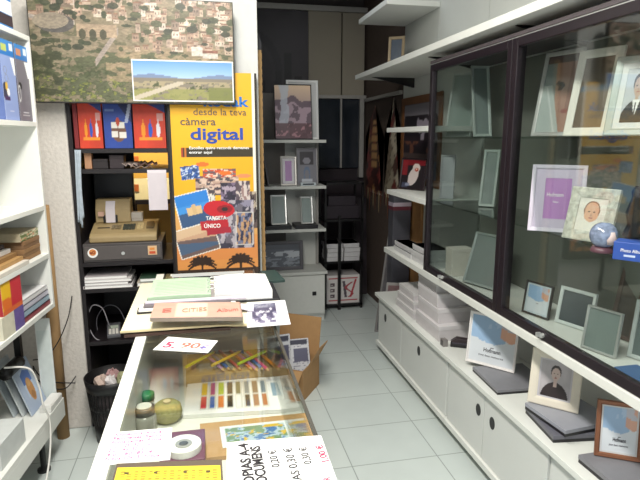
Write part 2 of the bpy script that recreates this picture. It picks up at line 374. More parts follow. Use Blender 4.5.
mu0, mu1 = atY(17, 3, 2.9), atY(236.5, 105, 2.9)
gm = thing('mural_photograph', 'large framed aerial photograph of a hillside town hung above black shelving', 'wall picture', (-.33, 2.9, mu1.z))
wL = atY(40, 100, 2.9).x+.33; wR = atY(235.5, 104, 2.9).x+.33; HM = .50
MB().box(wL-.022, wR, .004, .035, 0, HM).build('backing_panel', mat('23211f', .5, key='panel_edge'), gm, .002)
print_sheet('printed_photograph', mural, (wL-.018, .0035, .006), (wR-wL+.014, 0, 0), (0, 0, HM-.01), 300, 190, PRINT, gm)
ix0, ix1 = atY(131, 60, 2.9), atY(234, 103, 2.9); iz0, iz1 = atY(133, 101, 2.9).z-mu1.z, atY(131, 59, 2.9).z-mu1.z
ins = MB().box(ix0.x+.33, ix1.x+.33, -.002, .0025, iz0, iz1).build('inset_border', PAPER, gm)
print_sheet('inset_photograph', panorama, (ix0.x+.335, -.0025, iz0+.006), (ix1.x-ix0.x-.01, 0, 0), (0, 0, iz1-iz0-.012), 90, 36, PRINT, ins)

# yellow poster
PB = atY(175, 277, 2.94).z; px0, px1 = atY(174, 190, 2.94).x, atY(256.5, 190, 2.94).x; PT = atY(200, 72, 2.94).z; PW, PH = px1-px0, PT-PB
def poster(u, v):
    c = Canvas(u, v, 'e2aa1e'); c.speck(.04, 3)
    c.put(u > .965, 'e8e2d2')
    c.rect(.10, .965, .600, .644, '38301f'); c.rect(.10, .125, .600, .644, 'a03a28'); c.rect(.14, .165, .600, .644, 'c0702a')
    v = v*1.27; c.v = v
    c.put((v < .40), 'd9a25f'); c.put((v < .26), 'dc9450'); c.put((v < .2)&(v>.10), 'd88a4c', .9); c.put(v < .04, '3a2a22')
    for (cx, cy) in ((.3, .08), (.78, .085)):                   # palm silhouettes
        for k in range(11):
            a = PI*(.02+.96*k/10); L = .17
            for q in range(12):
                s = q/11; x = cx+math.cos(a)*L*s*1.05; y = cy+math.sin(a)*.10*s-.05*s*s
                c.ell(x, y, .014, .012*(1.1-s*.6), '33231c')
        c.rect(cx-.015, cx+.015, 0, cy, '33231c')
    def photo(cx, cy, hw, hh, rot, base, paint=None, bord='ece7df'):
        asp = PW/PH/.75; hh = hh*1.2
        if bord: c.rrect(cx, cy, hw+.012, hh+.006, rot, bord, asp)
        m, X, Y = c.rrect(cx, cy, hw, hh, rot, base, asp)
        if paint: paint(m, X, Y)
    def clutter(cols, s, k=7):
        def f(m, X, Y):
            for q, cc in enumerate(cols): c.put(m & (fbm(X*k*.45+3, Y*k*.45+5, s+q, 3) > .47+.02*q), cc, .85)
        return f
    photo(.52, .58, .26, .05, 0, 'b79a8a', clutter(['6f4a50', 'd9c0b0', '3d3942'], 3), None)
    photo(.2, .665, .11, .035, .1, '3f62a8', clutter(['dfe4ea', '26406f'], 5), None)
    photo(.55, .66, .2, .022, 0, 'c9502f', clutter(['f0e2d0', '5a5560'], 6), None)
    photo(.72, .5, .16, .08, 0, '4a3f52', clutter(['7e6c86', '2a2734', 'b8a8b8'], 7), None)
    photo(.44, .47, .05, .05, 0, 'd8d4cc', clutter(['5a5048'], 8), None)
    photo(.9, .42, .1, .1, .03, '2c2429', clutter(['6a5a55', 'c8b7a0'], 9), None)
    photo(.83, .5, .09, .09, 0, 'cdbfba', clutter(['8c6d6a', '4a3e4a'], 10), None)
    photo(.72, .33, .24, .13, 0, '6a6470', clutter(['8f8aa0', '33303f', 'c2b9c0'], 11), None)
    photo(.84, .3, .1, .085, -.03, '2f3450', clutter(['7a7f9a', 'd0a070'], 12), 'cfcac6')
    def church(m, X, Y):
        c.put(m & (Y < -.15), '39567e'); c.put(m & (abs(X) < .45) & (Y > -.35) & (Y < .15), 'd9b98a'); c.put(m & (abs(X) < .12) & (Y < .5) & (Y > -.3), 'cfae80'); c.put(m & (Y > .3), '2f7fd0')
    photo(.23, .435, .2, .085, .22, '3f8fd8', church)
    def beach(m, X, Y):
        c.put(m & (Y < .1-.2*X), '6e5a58'); c.put(m & (Y < -.2-.3*X) & (Y > -.75), '4c607c'); c.put(m & (Y > .4), 'd6b694')
    photo(.25, .235, .24, .075, .26, 'c9a184', beach)
    c.ell(.53, .43, .19, .055, 'c4202c', -.05); c.ell(.6, .43, .1, .025, '8f1822'); c.ell(.6, .43, .04, .014, '2e2428')
    c.rrect(.47, .33, .17, .03, .06, 'b92632', PW/PH/.75); c.rrect(.52, .29, .15, .02, .1, 'a82a3a', PW/PH/.75)
    c.ell(.35, .715, .08, .014, 'e2702a'); c.ell(.62, .66, .08, .014, 'e2702a'); c.ell(.85, .64, .09, .012, 'e58a5a')
    return c.c
gp = thing('advertising_poster', 'yellow digital camera advertising poster with collage and palm sunset', 'poster', (px0, 2.94, PB))
MB().box(-.012, PW+.012, .001, .0595, -.02, PH).build('poster_board', mat('2a241f', .6, key='poster_edge'), gp)
print_sheet('printed_sheet', poster, (0, 0, 0), (PW, 0, 0), (0, 0, PH), 130, 260, PRINT, gp)
GREYINK = mat('55504a', .6, noise=0, key='grey_ink'); BLUE2 = mat('2747a0', .6, noise=0, key='deep_blue_ink')
def ptext(s, x, y, size, m, w, b=0):   # pixel baseline-left of the lettering on the poster
    q = atY(x, y, 2.938); text('lettering', s, size, standing(q.x-px0, -.0012, q.z-PB), m, gp, b, width=w)
K = 2.94/F
ptext('kodak', 203, 106, .07, mat('1f6fc0', .6, noise=0), 42*K*1.02, .002)
ptext('desde la teva', 193, 115, .05, GREYINK, 50*K); ptext('c\u00e0mera', 180, 125, .055, GREYINK, 33*K, .0005)
ptext('digital', 190, 139.5, .085, BLUE2, 50*K, .002)
ptext('Escolles quins records demanes', 189, 149.2, .02, PAPER, 57*K, .0003); ptext('entrar aqu\u00ed', 189, 153.6, .02, PAPER, 22*K, .0003)
ptext('TARGETA', 206, 220, .028, PAPER, 20*K, .0006); ptext('\u00daNICO', 204, 228, .03, PAPER, 16*K, .0008)

# notched tan upright at the mouth of the alcove
sx = atY(258, 150, 3.2).x; g = MB()
za, zb = atY(259, 275, 3.2).z, atY(257, 52, 3.2).z; xa = .305; n = 30
for k in range(n):
    z0 = za+(zb-za)*k/n; z1 = za+(zb-za)*(k+1)/n; m_ = z0+(z1-z0)*.62
    g.box(xa, xa+.030, 3.125, 3.16, z0, m_); g.box(xa+.010, xa+.028, 3.125, 3.16, m_, z1)
g.prism([(xa, 3.125), (xa+.028, 3.125), (xa+.028, 3.16), (xa, 3.16)], zb, zb+.04, 1)
g.add([(xa, 3.125, zb+.04), (xa+.028, 3.125, zb+.04), (xa+.028, 3.16, zb+.04), (xa, 3.16, zb+.04), (xa+.004, 3.14, zb+.13)], [(0, 1, 4), (1, 2, 4), (2, 3, 4), (3, 0, 4), (3, 2, 1, 0)], 1)
g.box(xa, xa+.028, 3.125, 3.16, 0, za)
tag(g.build('notched_upright', [mat('c29a66', .7, noise=.1), mat('3b3a40', .6)]), 'tall tan notched strip with dark pointed tip at alcove edge', 'shelf upright')

# black shelving with the cash register
BX0, BX1, BY0, BY1 = -.672, -.168, 3.121, 3.5
bs = thing('shelving_unit', 'black open shelving unit holding the cash register', 'shelving', (0, 0, 0))
for k, x in enumerate((BX0, BX1-.02)): MB().box(x, x+.02, BY0-.12, BY1, 0, 1.99).build('side_panel', DKWOOD, bs, .001)
LEV = (.06, .50, .80, .945, 1.44, 1.545)
for z in LEV:
    x1 = BX1-.0205
    MB().box(BX0+.0205, x1, BY0-.12, BY1, z-.022, z).build('shelf_board', DKWOOD, bs, .001)
MB().box(BX0+.0205, BX1-.0205, BY1-.012, BY1, .1, .92).box(BX0+.0205, atY(134, 185, 3.49).x, BY1-.012, BY1, .97, 1.41).box(BX0+.0205, atY(134, 160, 3.49).x, BY1-.012, BY1, 1.45, 1.52).box(BX0+.0205, BX1-.0205, BY1-.012, BY1, 1.55, 1.98).build('back_panel', DKWOOD, bs)
YF = 3.001
def boxprint(u, v, kind):
    if kind == 'red':
        c = Canvas(u, v, 'c23a22'); c.put((v > .98-.35*(u-.45)) & (u > .45), '2d3f7c'); c.speck(.12, 4)
        for x, col in ((.3, 'e08a20'), (.52, '2a4fb0'), (.77, 'd8d4dc')): c.ell(x, .4, .062, .17, col); c.rect(x-.02, x+.02, .5, .64, col)
        c.rect(.16, .9, .18, .24, 'e08a28'); c.rect(.74, .95, .6, .78, 'c9c4cc', .6)
    else:
        c = Canvas(u, v, '26418f'); c.speck(.1, 4); c.rect(.06, .4, .8, .86, '8ea0c8', .6); c.put((u > .55) & (v > .95-.9*(u-.55)), '1a2250'); c.put((abs(u-v*.4-.58) < .06) & (v > .55), 'c0c4d4', .8)
        c.ell(.52, .38, .26, .24, '6b4a3c'); 
        for x, y in ((.38, .5), (.63, .5), (.38, .3), (.66, .29)): c.rect(x-.12, x+.12, y-.06, y+.075, 'd9d4cc')
        c.ell(.5, .58, .06, .1, 'b04028')
    return c.c
for (a, b, kind, lab) in ((80, 104, 'red', 'red bottle-print box leftmost on top black shelf'), (105, 133.5, 'blue', 'blue box between two red boxes on top black shelf'), (134.5, 168, 'red', 'red bottle-print box rightmost on top black shelf beside poster')):
    x0 = atY(a, 148, YF).x; x1 = min(atY(b, 148, YF).x, BX1-.022)
    t = thing('gift_box', lab, 'box', ((x0+x1)/2, YF, 1.546), 0, 'boxes on the top black shelf'); w = (x1-x0)/2-.002
    MB().box(-w, w, .002, .22, 0, .235).build('carton', mat('a8301f' if kind == 'red' else '22387c', .5), t, .002)
    print_sheet('printed_front', lambda u, v: boxprint(u, v, kind), (-w, 0, .002), (2*w, 0, 0), (0, 0, .23), 40, 60, PRINT, t)
x0 = atY(75, 148, YF).x
tag(MB().box(max(x0, BX0+.022), atY(79.5, 148, YF).x, YF+.004, 3.2, 1.546, 1.775).build('book', mat('7d1f22', .5), None, .002), 'narrow dark red book standing at far left of top black shelf', 'book')
# clutter on the shelf below
SH2 = 1.441
for k, (a, b, h, d, col, lab, cat) in enumerate(((85, 92, .085, .05, 'b98a6a', 'small tan carton at left end of cluttered black shelf', 'box'), (93, 108, .05, .1, '2c2628', 'low dark box beside tan carton on cluttered shelf', 'box'), (110, 124, .07, .1, '352c30', 'dark taller box mid cluttered black shelf', 'box'))):
    x0, x1 = atY(a, 168, 3.03).x, atY(b, 168, 3.03).x
    q = MB(); q.box(x0, x1, 3.03, 3.03+d, SH2, SH2+h); q.box(x0-.001, x1+.001, 3.029, 3.031+d, SH2+h*.75, SH2+h+.001)
    tag(q.build('small_carton', mat(col, .7), None, .002), lab, cat)
for k, (a, b, z, rz, col, lab) in enumerate(((128, 150, 0, .15, '8d7a72', 'brownish crumpled leaflet bottom of heap on cluttered shelf'), (124, 140, .012, -.2, 'a8968e', 'pale leaflet on the left of the heap'), (136, 156, .014, .1, '6d4f48', 'dark red leaflet on the right of the heap'))):
    x0, x1 = atY(a, 168, 3.0).x, atY(b, 168, 3.0).x
    t = thing('leaflet', lab, 'paper', ((x0+x1)/2, 3.09, SH2+z), rz, 'leaflets heaped on the black shelf'); q = MB(); w = (x1-x0)/2
    for i in range(8):
        s0, s1 = -w+2*w*i/8, -w+2*w*(i+1)/8; h0, h1 = .006+.008*math.sin(i*2.1+k), .006+.008*math.sin((i+1)*2.1+k)
        q.add([(s0, -.07, h0), (s1, -.07, h1), (s1, .07, h1+.006), (s0, .07, h0+.006), (s0, -.07, h0+.005), (s1, -.07, h1+.005), (s1, .07, h1+.011), (s0, .07, h0+.011)], [(0,3,2,1),(4,5,6,7),(0,1,5,4),(1,2,6,5),(2,3,7,6),(3,0,4,7)])
    q.build('sheet', mat(col, .7, noise=.25, scale=25), t)
# black monitor-like panel, hanging sheets
t = thing('display_monitor', 'black flat monitor back standing behind the cash register', 'monitor', (atY(114, 195, 3.41).x, 3.41, .9452))
q = MB(); z1 = 1.412-.945; x0, x1 = atY(94, 190, 3.4).x-t.location.x, atY(134, 190, 3.4).x-t.location.x
MB().box(x0, x1, -.02, .02, .26, z1).build('screen_housing', BLACK, t, .006); MB().box(-.02, .02, -.005, .03, .012, .27).build('stand_neck', BLACK, t); MB().lathe([(.06, 0), (.06, .008), (.03, .013)], 20).build('stand_base', BLACK, t)
q0, q1 = atY(147, 173, 2.985), atY(168, 210, 2.985)
tag(MB().box(q0.x, q1.x, 2.994, 2.9955, q1.z, q0.z).add([(q0.x, 2.994, q0.z), (q1.x, 2.994, q0.z), (q1.x, 2.9995, q0.z+.015), (q0.x, 2.9995, q0.z+.015)], [(0,1,2,3)]).build('paper_sheet', mat('cfc6cc', .8, noise=.03)), 'white paper sheet hanging from the shelf beside the poster', 'paper')
g = MB()
for k in range(6):
    a = atY(75.5+k*.9, 150, 2.99); b = atY(79+k*1.0, 222, 2.99)
    g.tube(smooth_path([(a.x, 2.985+.004*(k % 2), a.z), ((a.x+b.x)/2+.004*math.sin(k), 2.98, (a.z+b.z)/2), (b.x, 2.985+.004*(k % 2), b.z+.03*math.sin(k*1.7))]), .0048, 6)
tag(g.build('hanging_cloth', mat('aeb9c4', .9, noise=.12, scale=40), None, 0, True), 'pale blue cloth hanging at left edge of black shelving', 'cloth')
# yellow things in the storeroom seen through the opening
for k, (a, b, y0, y1, Y, col, lab) in enumerate(((132, 172, 178, 200, 3.9, 'f3e7b8', 'cream carton lit in the storeroom, below another'), (132, 172, 150, 176, 3.9, 'd9a84a', 'ochre carton lit in the storeroom, topmost'))):
    p0, p1 = atY(a, y1, Y), atY(b, y0, Y); q = MB().box(p0.x, p1.x, Y, Y+.2, p0.z if k == 0 else za_, p1.z); za_ = p1.z+.001
    q.box(p0.x+.02, p0.x+.05, Y-.004, Y, p1.z-.09, p1.z-.04, 1); 
    tag(q.build('storeroom_carton', [mat(col, .6, noise=.05), mat('b5622a', .6)], None, .002), lab, 'box', 'cartons in the storeroom')
zlow = atY(132, 200, 3.9).z
sr = thing('storeroom_rack', 'shelf stand carrying the cartons in the storeroom', 'rack', (0, 0, 0))
xs0, xs1 = atY(132, 190, 3.9).x-.03, atY(172, 190, 3.9).x+.03
MB().box(xs0, xs1, 3.88, 4.15, zlow-.03, zlow-.001).build('shelf_board', DKWOOD, sr)
for x in (xs0, xs1-.03):
    for y in (3.885, 4.115): MB().box(x, x+.03, y, y+.03, 0, zlow-.03).build('leg', DKWOOD, sr)

# cash register on its drawer
BEIGE = mat('9f8a63', .5, noise=.05, key='aged_beige_plastic')
dx0, dx1 = atY(83.5, 262, YF).x, atY(163, 262, YF).x; dz = 1.045
cr = thing('cash_till', 'dark grey cash drawer with round sticker under the cash register', 'cash drawer', ((dx0+dx1)/2, YF, .946)); w = (dx1-dx0)/2
MB().box(-w, w, .004, .33, 0, .099).build('body', mat('4a4545', .5, noise=.05), cr, .003)
MB().box(-w+.008, w-.008, -.002, .004, .012, .086).build('drawer_front', mat('575150', .5, noise=.05), cr, .002)
def disc(mb, x, z, r, y0, y1, mi=0): mb.add(*ring_disc(x, z, r, y0, y1), mi)
def ring_disc(x, z, r, y0, y1, n=24):
    vs = [(x+r*math.cos(2*PI*k/n), y, z+r*math.sin(2*PI*k/n)) for y in (y0, y1) for k in range(n)]
    return vs, [tuple(range(n)), tuple(range(2*n-1, n-1, -1))]+[(k, n+k, n+(k+1) % n, (k+1) % n) for k in range(n)]
q = MB(); disc(q, -w+.05, .052, .026, -.0035, -.002); q.build('round_sticker', PAPER, cr)
q = MB(); disc(q, -w+.05, .056, .018, -.0045, -.0035); q.build('sticker_emblem', mat('d88a4a', .6), cr)
text('sticker_lettering', 'eG', .022, standing(-w+.036, -.005, .048), mat('8a3a20', .6), cr, .0008)
q = MB(); disc(q, .0, .045, .009, -.006, -.002); q.build('lock', SILVER, cr)
q = MB().box(w-.075, w-.028, -.0035, -.002, .03, .08).box(w-.068, w-.036, -.0045, -.0035, .036, .05, 1).box(w-.066, w-.04, -.0045, -.0035, .058, .07, 2); q.build('square_sticker', [mat('d8b48c', .6), mat('c8502c', .6), mat('d98a3a', .6)], cr)
rx0, rx1 = atY(89, 240, 3.03).x, atY(157, 240, 3.03).x; w = (rx1-rx0)/2
r = thing('cash_register', 'beige cash register with keypad and receipt printer', 'cash register', ((rx0+rx1)/2, 3.03, 1.0462))
side = [(0, 0), (.27, 0), (.27, .085), (.16, .085), (.02, .045), (0, .03)]
MX = Matrix(((0, 0, 1, 0), (1, 0, 0, 0), (0, 1, 0, 0), (0, 0, 0, 1)))
MB().prism(side, -w, w, 0, MX).build('base_housing', BEIGE, r, .006)
MB().prism([(.15, .0855), (.27, .0855), (.27, .215), (.19, .215), (.155, .16)], -w+.012, -w+.20, 0, MX).build('printer_tower', BEIGE, r, .006)
MB().box(-w+.03, -w+.06, .135, .152, .125, .15).build('tower_button', mat('c7a08c', .6), r)
q = MB(); q.add([(-w+.068, .146, .087), (-w+.118, .146, .087), (-w+.118, .150, .165), (-w+.068, .150, .165), (-w+.068, .18, .205), (-w+.118, .18, .205)], [(0,1,2,3), (3,2,5,4)]); q.build('receipt_paper', mat('d6cdd2', .8, noise=0), r)
for a_ in (-w+.056, -w+.12): MB().box(a_, a_+.010, .138, .15, .09, .13).build('side_slot', BLACK, r)
SL = Matrix.Translation((0, .02, .0455)) @ Matrix.Rotation(math.atan2(.04, .14), 4, 'X')
def keys(x0, x1, y0, y1, nx, ny, nm, m):
    for i in range(nx):
        for j in range(ny):
            a = x0+(x1-x0)*i/nx; b = y0+(y1-y0)*j/ny
            MB().box(a+.001, a+(x1-x0)/nx-.001, b+.001, b+(y1-y0)/ny-.001, 0, .006, 0, SL).build(nm, m, r)
keys(-.01, .055, .04, .11, 4, 3, 'number_key', mat('3b3f38', .5)); keys(.065, .1, .04, .12, 2, 3, 'function_key', mat('b9a57a', .5)); keys(-.07, -.02, .05, .1, 3, 2, 'department_key', mat('7a6b4f', .5))
MB().box(.115, w-.02, .05, .12, .0, .012, 0, SL).build('clerk_lock_plate', mat('6b5a40', .5), r)
MB().box(-w+.03, -.08, .07, .082, 0, .001, 0, SL).build('brand_plate', mat('3a3428', .5), r)
MB().box(-.005, .085, .19, .25, .0855, .135).box(.0, .08, .185, .19, .1, .13).build('customer_display', mat('b9b2a8', .5), r, .002)
q0 = atY(103, 215, 3.1)
# shelf pieces below the drawer: magazines, folder, terminal
for k, (a, b, col, lab) in enumerate(((83, 132, 'cfc9c9', 'white magazine at bottom of the stack below the cash drawer'), (84, 128, '8d8488', 'grey magazine second from bottom below the cash drawer'), (83, 131, 'd8d3d2', 'white magazine third from bottom below the cash drawer'), (84, 127, 'b3abae', 'topmost pale grey magazine below the cash drawer'))):
    x0, x1 = atY(a, 285, 3.0).x, atY(b, 285, 3.0).x; z = .801+k*.0165
    q = MB().box(x0+.004, x1, 3.002+.003*k, 3.22, z+.002, z+.0145, 1); q.box(x0, x1+.002, 3.0+.003*k, 3.222, z, z+.002).box(x0, x1+.002, 3.0+.003*k, 3.222, z+.0145, z+.0165).box(x0, x0+.004, 3.0+.003*k, 3.222, z, z+.0165)
    tag(q.build('magazine', [mat(col, .5), PAPER]), lab, 'magazine', 'magazines under the cash drawer')
for k, (a, b, col, lab) in enumerate(((137, 160, 'b9b0a2', 'cream folder under the green folder on black shelf'), (140, 164, '2f4a38', 'dark green folder on cream folder on black shelf'))):
    x0, x1 = atY(a, 285, 3.0).x, atY(b, 285, 3.0).x; z = .801+k*.023
    q = MB().box(x0, x1, 3.0, 3.22, z, z+.003).box(x0, x1, 3.0, 3.22, z+.019, z+.022).box(x0+.003, x1-.003, 3.002, 3.215, z+.003, z+.019, 1).box(x0, x1, 3.218, 3.22, z, z+.022)
    tag(q.build('folder', [mat(col, .6), PAPER]), lab, 'folder')
tp = thing('card_terminal', 'grey card payment terminal on low black shelf', 'card terminal', (atY(114, 340, 3.03).x, 3.04, .5005), .15)
MB().prism([(0, 0), (.13, 0), (.13, .05), (.09, .05), (0, .02)], -.036, .036, 0, MX).build('housing', mat('5c5b60', .5), tp, .004)
q = Matrix.Translation((0, 0, .0205)) @ Matrix.Rotation(math.atan2(.03, .09), 4, 'X')
MB().box(-.026, .026, .058, .085, 0, .002, 0, q).build('screen', mat('a8b0a2', .3), tp)
for i in range(4):
    for j in range(3): MB().box(-.026+j*.018, -.026+j*.018+.014, .006+i*.012, .006+i*.012+.009, 0, .004, 0, q).build('key', mat('cfcac2', .5), tp)
def cable(label, pts, r=.003, col='1c191c', group=None):
    return tag(MB().tube(smooth_path(pts, 8), r, 6).build('cable', mat(col, .5, noise=.02), None, 0, True), label, 'cable', group)
Y_ = 3.0
def py(x, y, Y): v = atY(x, y, Y); return (v.x, v.y, v.z)
cable('grey cable looping up from the card terminal on black shelf', [py(106, 341, 3.02), py(95, 338, 3.04), py(88, 322, 3.06), py(92, 306, 3.06), py(102, 308, 3.06), py(108, 322, 3.06), py(112, 333, 3.11)], .0032, '8a878c')
cable('thin grey cable arching behind the card terminal', [py(122, 340, 3.2), py(126, 325, 3.2), py(118, 308, 3.2), py(106, 306, 3.2), py(97, 318, 3.2), py(98, 334, 3.2)], .0028, '77757c')

# waste basket
wb = thing('waste_basket', 'black perforated plastic waste basket full of paper scraps', 'waste basket', (-.525, 2.87, 0))
q = MB(); n = 40; Rz = lambda z: .098+.036*z/.36
levels = [(.0, .12)] ; 
q.lathe([(.096, 0), (.1, .0), (.1085, .12), (.1065, .12), (.094, .006)], n)
q.lathe([(Rz(.2), .195), (Rz(.2)+.002, .195), (Rz(.22)+.002, .225), (Rz(.22)-.002, .225), (Rz(.2)-.002, .195)], n)
q.lathe([(Rz(.31)-.002, .30), (Rz(.31)+.003, .30), (Rz(.36)+.007, .36), (Rz(.36)+.001, .362), (Rz(.31)-.003, .30)], n)
q.build('basket_body', BLACK, wb, 0, True)
q = MB()
for k in range(n):
    a = 2*PI*k/n
    q.tube([(math.cos(a)*Rz(z), math.sin(a)*Rz(z), z) for z in (.115, .2, .31)], .0042, 5)
q.build('lattice', BLACK, wb)
for k, (x, y, rz, col, lab) in enumerate(((-.575, 2.84, .3, 'c9b3a8', 'crumpled pinkish paper at left in the waste basket'), (-.525, 2.83, 1.1, 'd8d2d2', 'crumpled white paper in the middle of the waste basket'), (-.475, 2.86, 2.1, '9a9a78', 'crumpled olive wrapper at right in the waste basket'), (-.53, 2.91, .8, 'b08c8c', 'crumpled dusty pink paper at back of the waste basket'))):
    rs = random.Random(k); t = MB(); vs = []; n_, m_ = 9, 7
    for i in range(m_):
        for j in range(n_):
            th = PI*i/(m_-1); ph = 2*PI*j/n_; R = .034*(.75+.5*rs.random()); vs.append((x+R*math.sin(th)*math.cos(ph+rz), y+R*math.sin(th)*math.sin(ph+rz), .335+R*1.1*math.cos(th)))
    t.add(vs, [(i*n_+j, i*n_+(j+1) % n_, (i+1)*n_+(j+1) % n_, (i+1)*n_+j) for i in range(m_-1) for j in range(n_)])
    tag(t.build('crumpled_paper', mat(col, .8, noise=.12, scale=60)), lab, 'paper', 'scraps in the waste basket')
tag(MB().lathe([(.09, .008), (.108, .29), (.05, .302)], 12, 0, Matrix.Translation((-.525, 2.87, 0))).build('waste_paper_fill', mat('5a5254', .9, noise=.4, scale=60), None), 'dark paper scraps filling the waste basket below the rim', 'paper scraps', None, 'stuff')

# cardboard tube and cables by the pillar
tag(MB().lathe([(.031, 0), (.031, 1.27), (.026, 1.27), (.026, 1.262)], 20, 0, Matrix.Translation((-.806, 2.925, 0)) @ Matrix.Rotation(.012, 4, 'X') @ Matrix.Rotation(.006, 4, 'Y')).build('cardboard_tube', mat('a07f57', .8, noise=.06), None, 0, True), 'tall tan cardboard tube standing against the stucco pillar', 'tube')
cable('thin black cable drooping from the pillar edge across the tube', [py(72, 296, 2.985), py(68, 318, 2.88), py(58, 342, 2.86), py(46, 357, 2.86), py(33, 360, 2.8)], .0028)
cable('upper black cable swagged low in front of the tube', [py(33, 366, 2.8), py(40, 376, 2.84), py(52, 382, 2.85), py(75, 383, 2.94)], .003)
cable('lower black cable sagging between shelf and black shelving', [py(33, 368, 2.8), py(38, 380, 2.83), py(52, 388, 2.85), py(66, 388, 2.9), py(76, 376, 2.97)], .003)

# ================================================================== LEFT SHELVING (rotated 5.9 degrees)
AL = math.radians(5.9); LM = Matrix.Translation((-.740, 2.75, 0)) @ Matrix.Rotation(-AL, 4, 'Z')
# local frame: +x into the aisle, -y towards the camera, z up
lu = thing('wall_shelving', 'white open shelving unit along the left wall', 'shelving', None, M=LM)
LZ = {'top': 2.045, 'album': 1.672, 'empty': 1.289, 'notebook': 1.06, 'books': .812}
for nme, z in LZ.items():
    MB().box(-.32, -.0002, -2.4, -.0182 if nme != 'top' else .0, z-.022, z).build('shelf_board', WHITE, lu, .0015)
MB().box(-.32, 0.0, -.018, .0, .79, 2.022).build('end_panel', WHITE, lu, .0015)
MB().box(-.335, -.3202, -2.4, .0, .32, 2.3).build('back_panel', mat('d5d8d4', .55, noise=.03), lu)
MB().box(-.32, .0, -2.4, .0, .285, .312).box(-.02, .0, -2.4, .0, .215, .285).box(-.32, -.0201, -.02, .0, .215, .285).build('base_deck', WHITE, lu, .0015)
MB().box(-.19, -.16, -.05, -.025, .313, .789).build('metal_upright', BLACK, lu)
for y in (-.14, -1.3): MB().lathe([(.03, 0), (.03, .012), (.014, .02), (.014, .214)], 16, 0, Matrix.Translation((-.07, y, 0))).build('leg', BLACK, lu)
def L(x, y, z): return LM @ Vector((x, y, z))
def lbox(name, label, cat, x0, x1, y0, y1, z0, z1, m, group=None, bevel=.001):
    o = MB().box(x0, x1, y0, y1, 0, z1-z0).build(name, m, None, bevel); o.matrix_world = LM @ Matrix.Translation((0, 0, z0)); return tag(o, label, cat, group)
def album_print(main, extra):
    def f(u, v):
        c = Canvas(u, v, main); c.put(v > .8, '3b86cc'); c.put((v > .8) & (v < .87), '2a74bd'); c.rect(.7, .95, .88, .97, 'dfe8f0'); c.rect(.12, .5, .86, .95, 'b9c46a' if extra == 'kids' else 'c88a6a')
        c.put((v < .8) & (v > 1.62-.95*u-.18*(1)) & (u > .5) & (v > .58), 'f0f0f2')
        if extra == 'kids':
            c.ell(.25, .62, .13, .05, '8a90a8'); c.ell(.25, .62, .1, .035, main); c.ell(.3, .52, .13, .05, '8a90a8'); c.ell(.3, .52, .1, .035, main)
            c.ell(.15, .36, .2, .11, '3a3a52'); c.ell(.25, .42, .1, .05, 'd8b04a'); c.ell(.35, .35, .1, .05, 'efeaea'); c.rect(.05, .45, .24, .3, '4a3060')
        else:
            c.ell(.22, .46, .12, .05, '1d1b20'); c.put((abs(np.hypot((u-.12)*1.2, v-.36)-.1) < .015), 'd8d8dc'); c.rect(.25, .75, .1, .115, 'd0ccd0'); c.rect(.2, .8, .07, .085, 'c0bcc0')
        c.rect(.35, .65, .1, .12, 'e4e2ea', .6); return c.c
    return f
for (a0, a1, main, ex, lab) in ((-.155, -.285, '8ea0d0', 'kids', 'periwinkle blue boxed photo album with picture of children'), (-.02, -.148, '77727c', 'clip', 'grey boxed photo album with black clip picture')):
    t = thing('photo_album_box', lab+' on upper left shelf', 'photo album', None, group='boxed albums on the upper left shelf', M=LM @ Matrix.Translation((-.012, 0, 1.673)))
    MB().box(-.05, -.001, a1+.002, a0, 0, .322).build('carton', mat('5c6fa8' if ex == 'kids' else '5a5660', .5), t, .0015)
    print_sheet('printed_front', album_print(main, ex), (0, a1+.003, .001), (0, a0-a1-.004, 0), (0, 0, .32), 40, 80, PRINT, t)
t = thing('photo_album_box', 'blue boxed item standing on the very top board of left shelving', 'box', None, M=LM @ Matrix.Translation((-.012, 0, 2.046)))
MB().box(-.06, -.001, -.30, -.13, 0, .3).build('carton', mat('3f83c8', .5), t, .002); MB().box(-.001, .0, -.298, -.132, .055, .11).build('label_band', mat('dfe3ea', .6), t); MB().box(-.001, .0, -.298, -.132, .01, .052).build('dark_band', mat('3a2c34', .6), t)
# brown notebooks on the notebook shelf
for k in range(5):
    lbox('notebook', ['lowest brown notebook', 'second brown notebook from the bottom', 'middle brown notebook', 'fourth brown notebook from the bottom', 'topmost brown notebook'][k]+' of the stack on left shelf', 'notebook', -.2, -.03-.002*(k % 2), -.21+.003*k, -.03, 1.061+k*.018, 1.0785+k*.018, mat(['8d6a45', '7f6040', '94714c', '806144', '8a6848'][k], .7), 'brown notebooks on the left shelf')
def floral(u, v):
    c = Canvas(u, v, 'b9b48e'); n = fbm(u*7, v*7, 2, 2); c.put(n > .55, 'd08a6a'); c.put(n < .38, '5f7040'); c.put((fbm(u*8, v*8, 9, 2) > .6), 'e8e0c8'); return c.c
t = thing('gift_card_pack', 'pack with flowery print lying on top of the brown notebooks', 'card pack', None, M=LM @ Matrix.Translation((0, 0, 1.152)))
MB().box(-.19, -.036, -.22, -.028, 0, .036).build('pack_body', mat('b7ab90', .7), t); print_sheet('printed_side', floral, (-.0345, -.22, .001), (0, .192, 0), (0, 0, .034), 30, 8, PRINT, t)
for k, (col, lab) in enumerate((('d8d2c8', 'thick white magazine lowest on left notebook shelf'), ('b08a58', 'tan folder on white magazine on left notebook shelf'), ('8b6a42', 'brown envelope on tan folder on left shelf'), ('d8d4d0', 'white booklet on brown envelope on left shelf'), ('4a4246', 'dark booklet topmost left on notebook shelf'))):
    lbox('booklet', lab, 'booklet', -.26+.02*k, -.0-.022*max(0, k-.0), -.56, -.235-.005*k, 1.061+k*.018, 1.0785+k*.018, mat(col, .6), 'paper goods on the left notebook shelf')
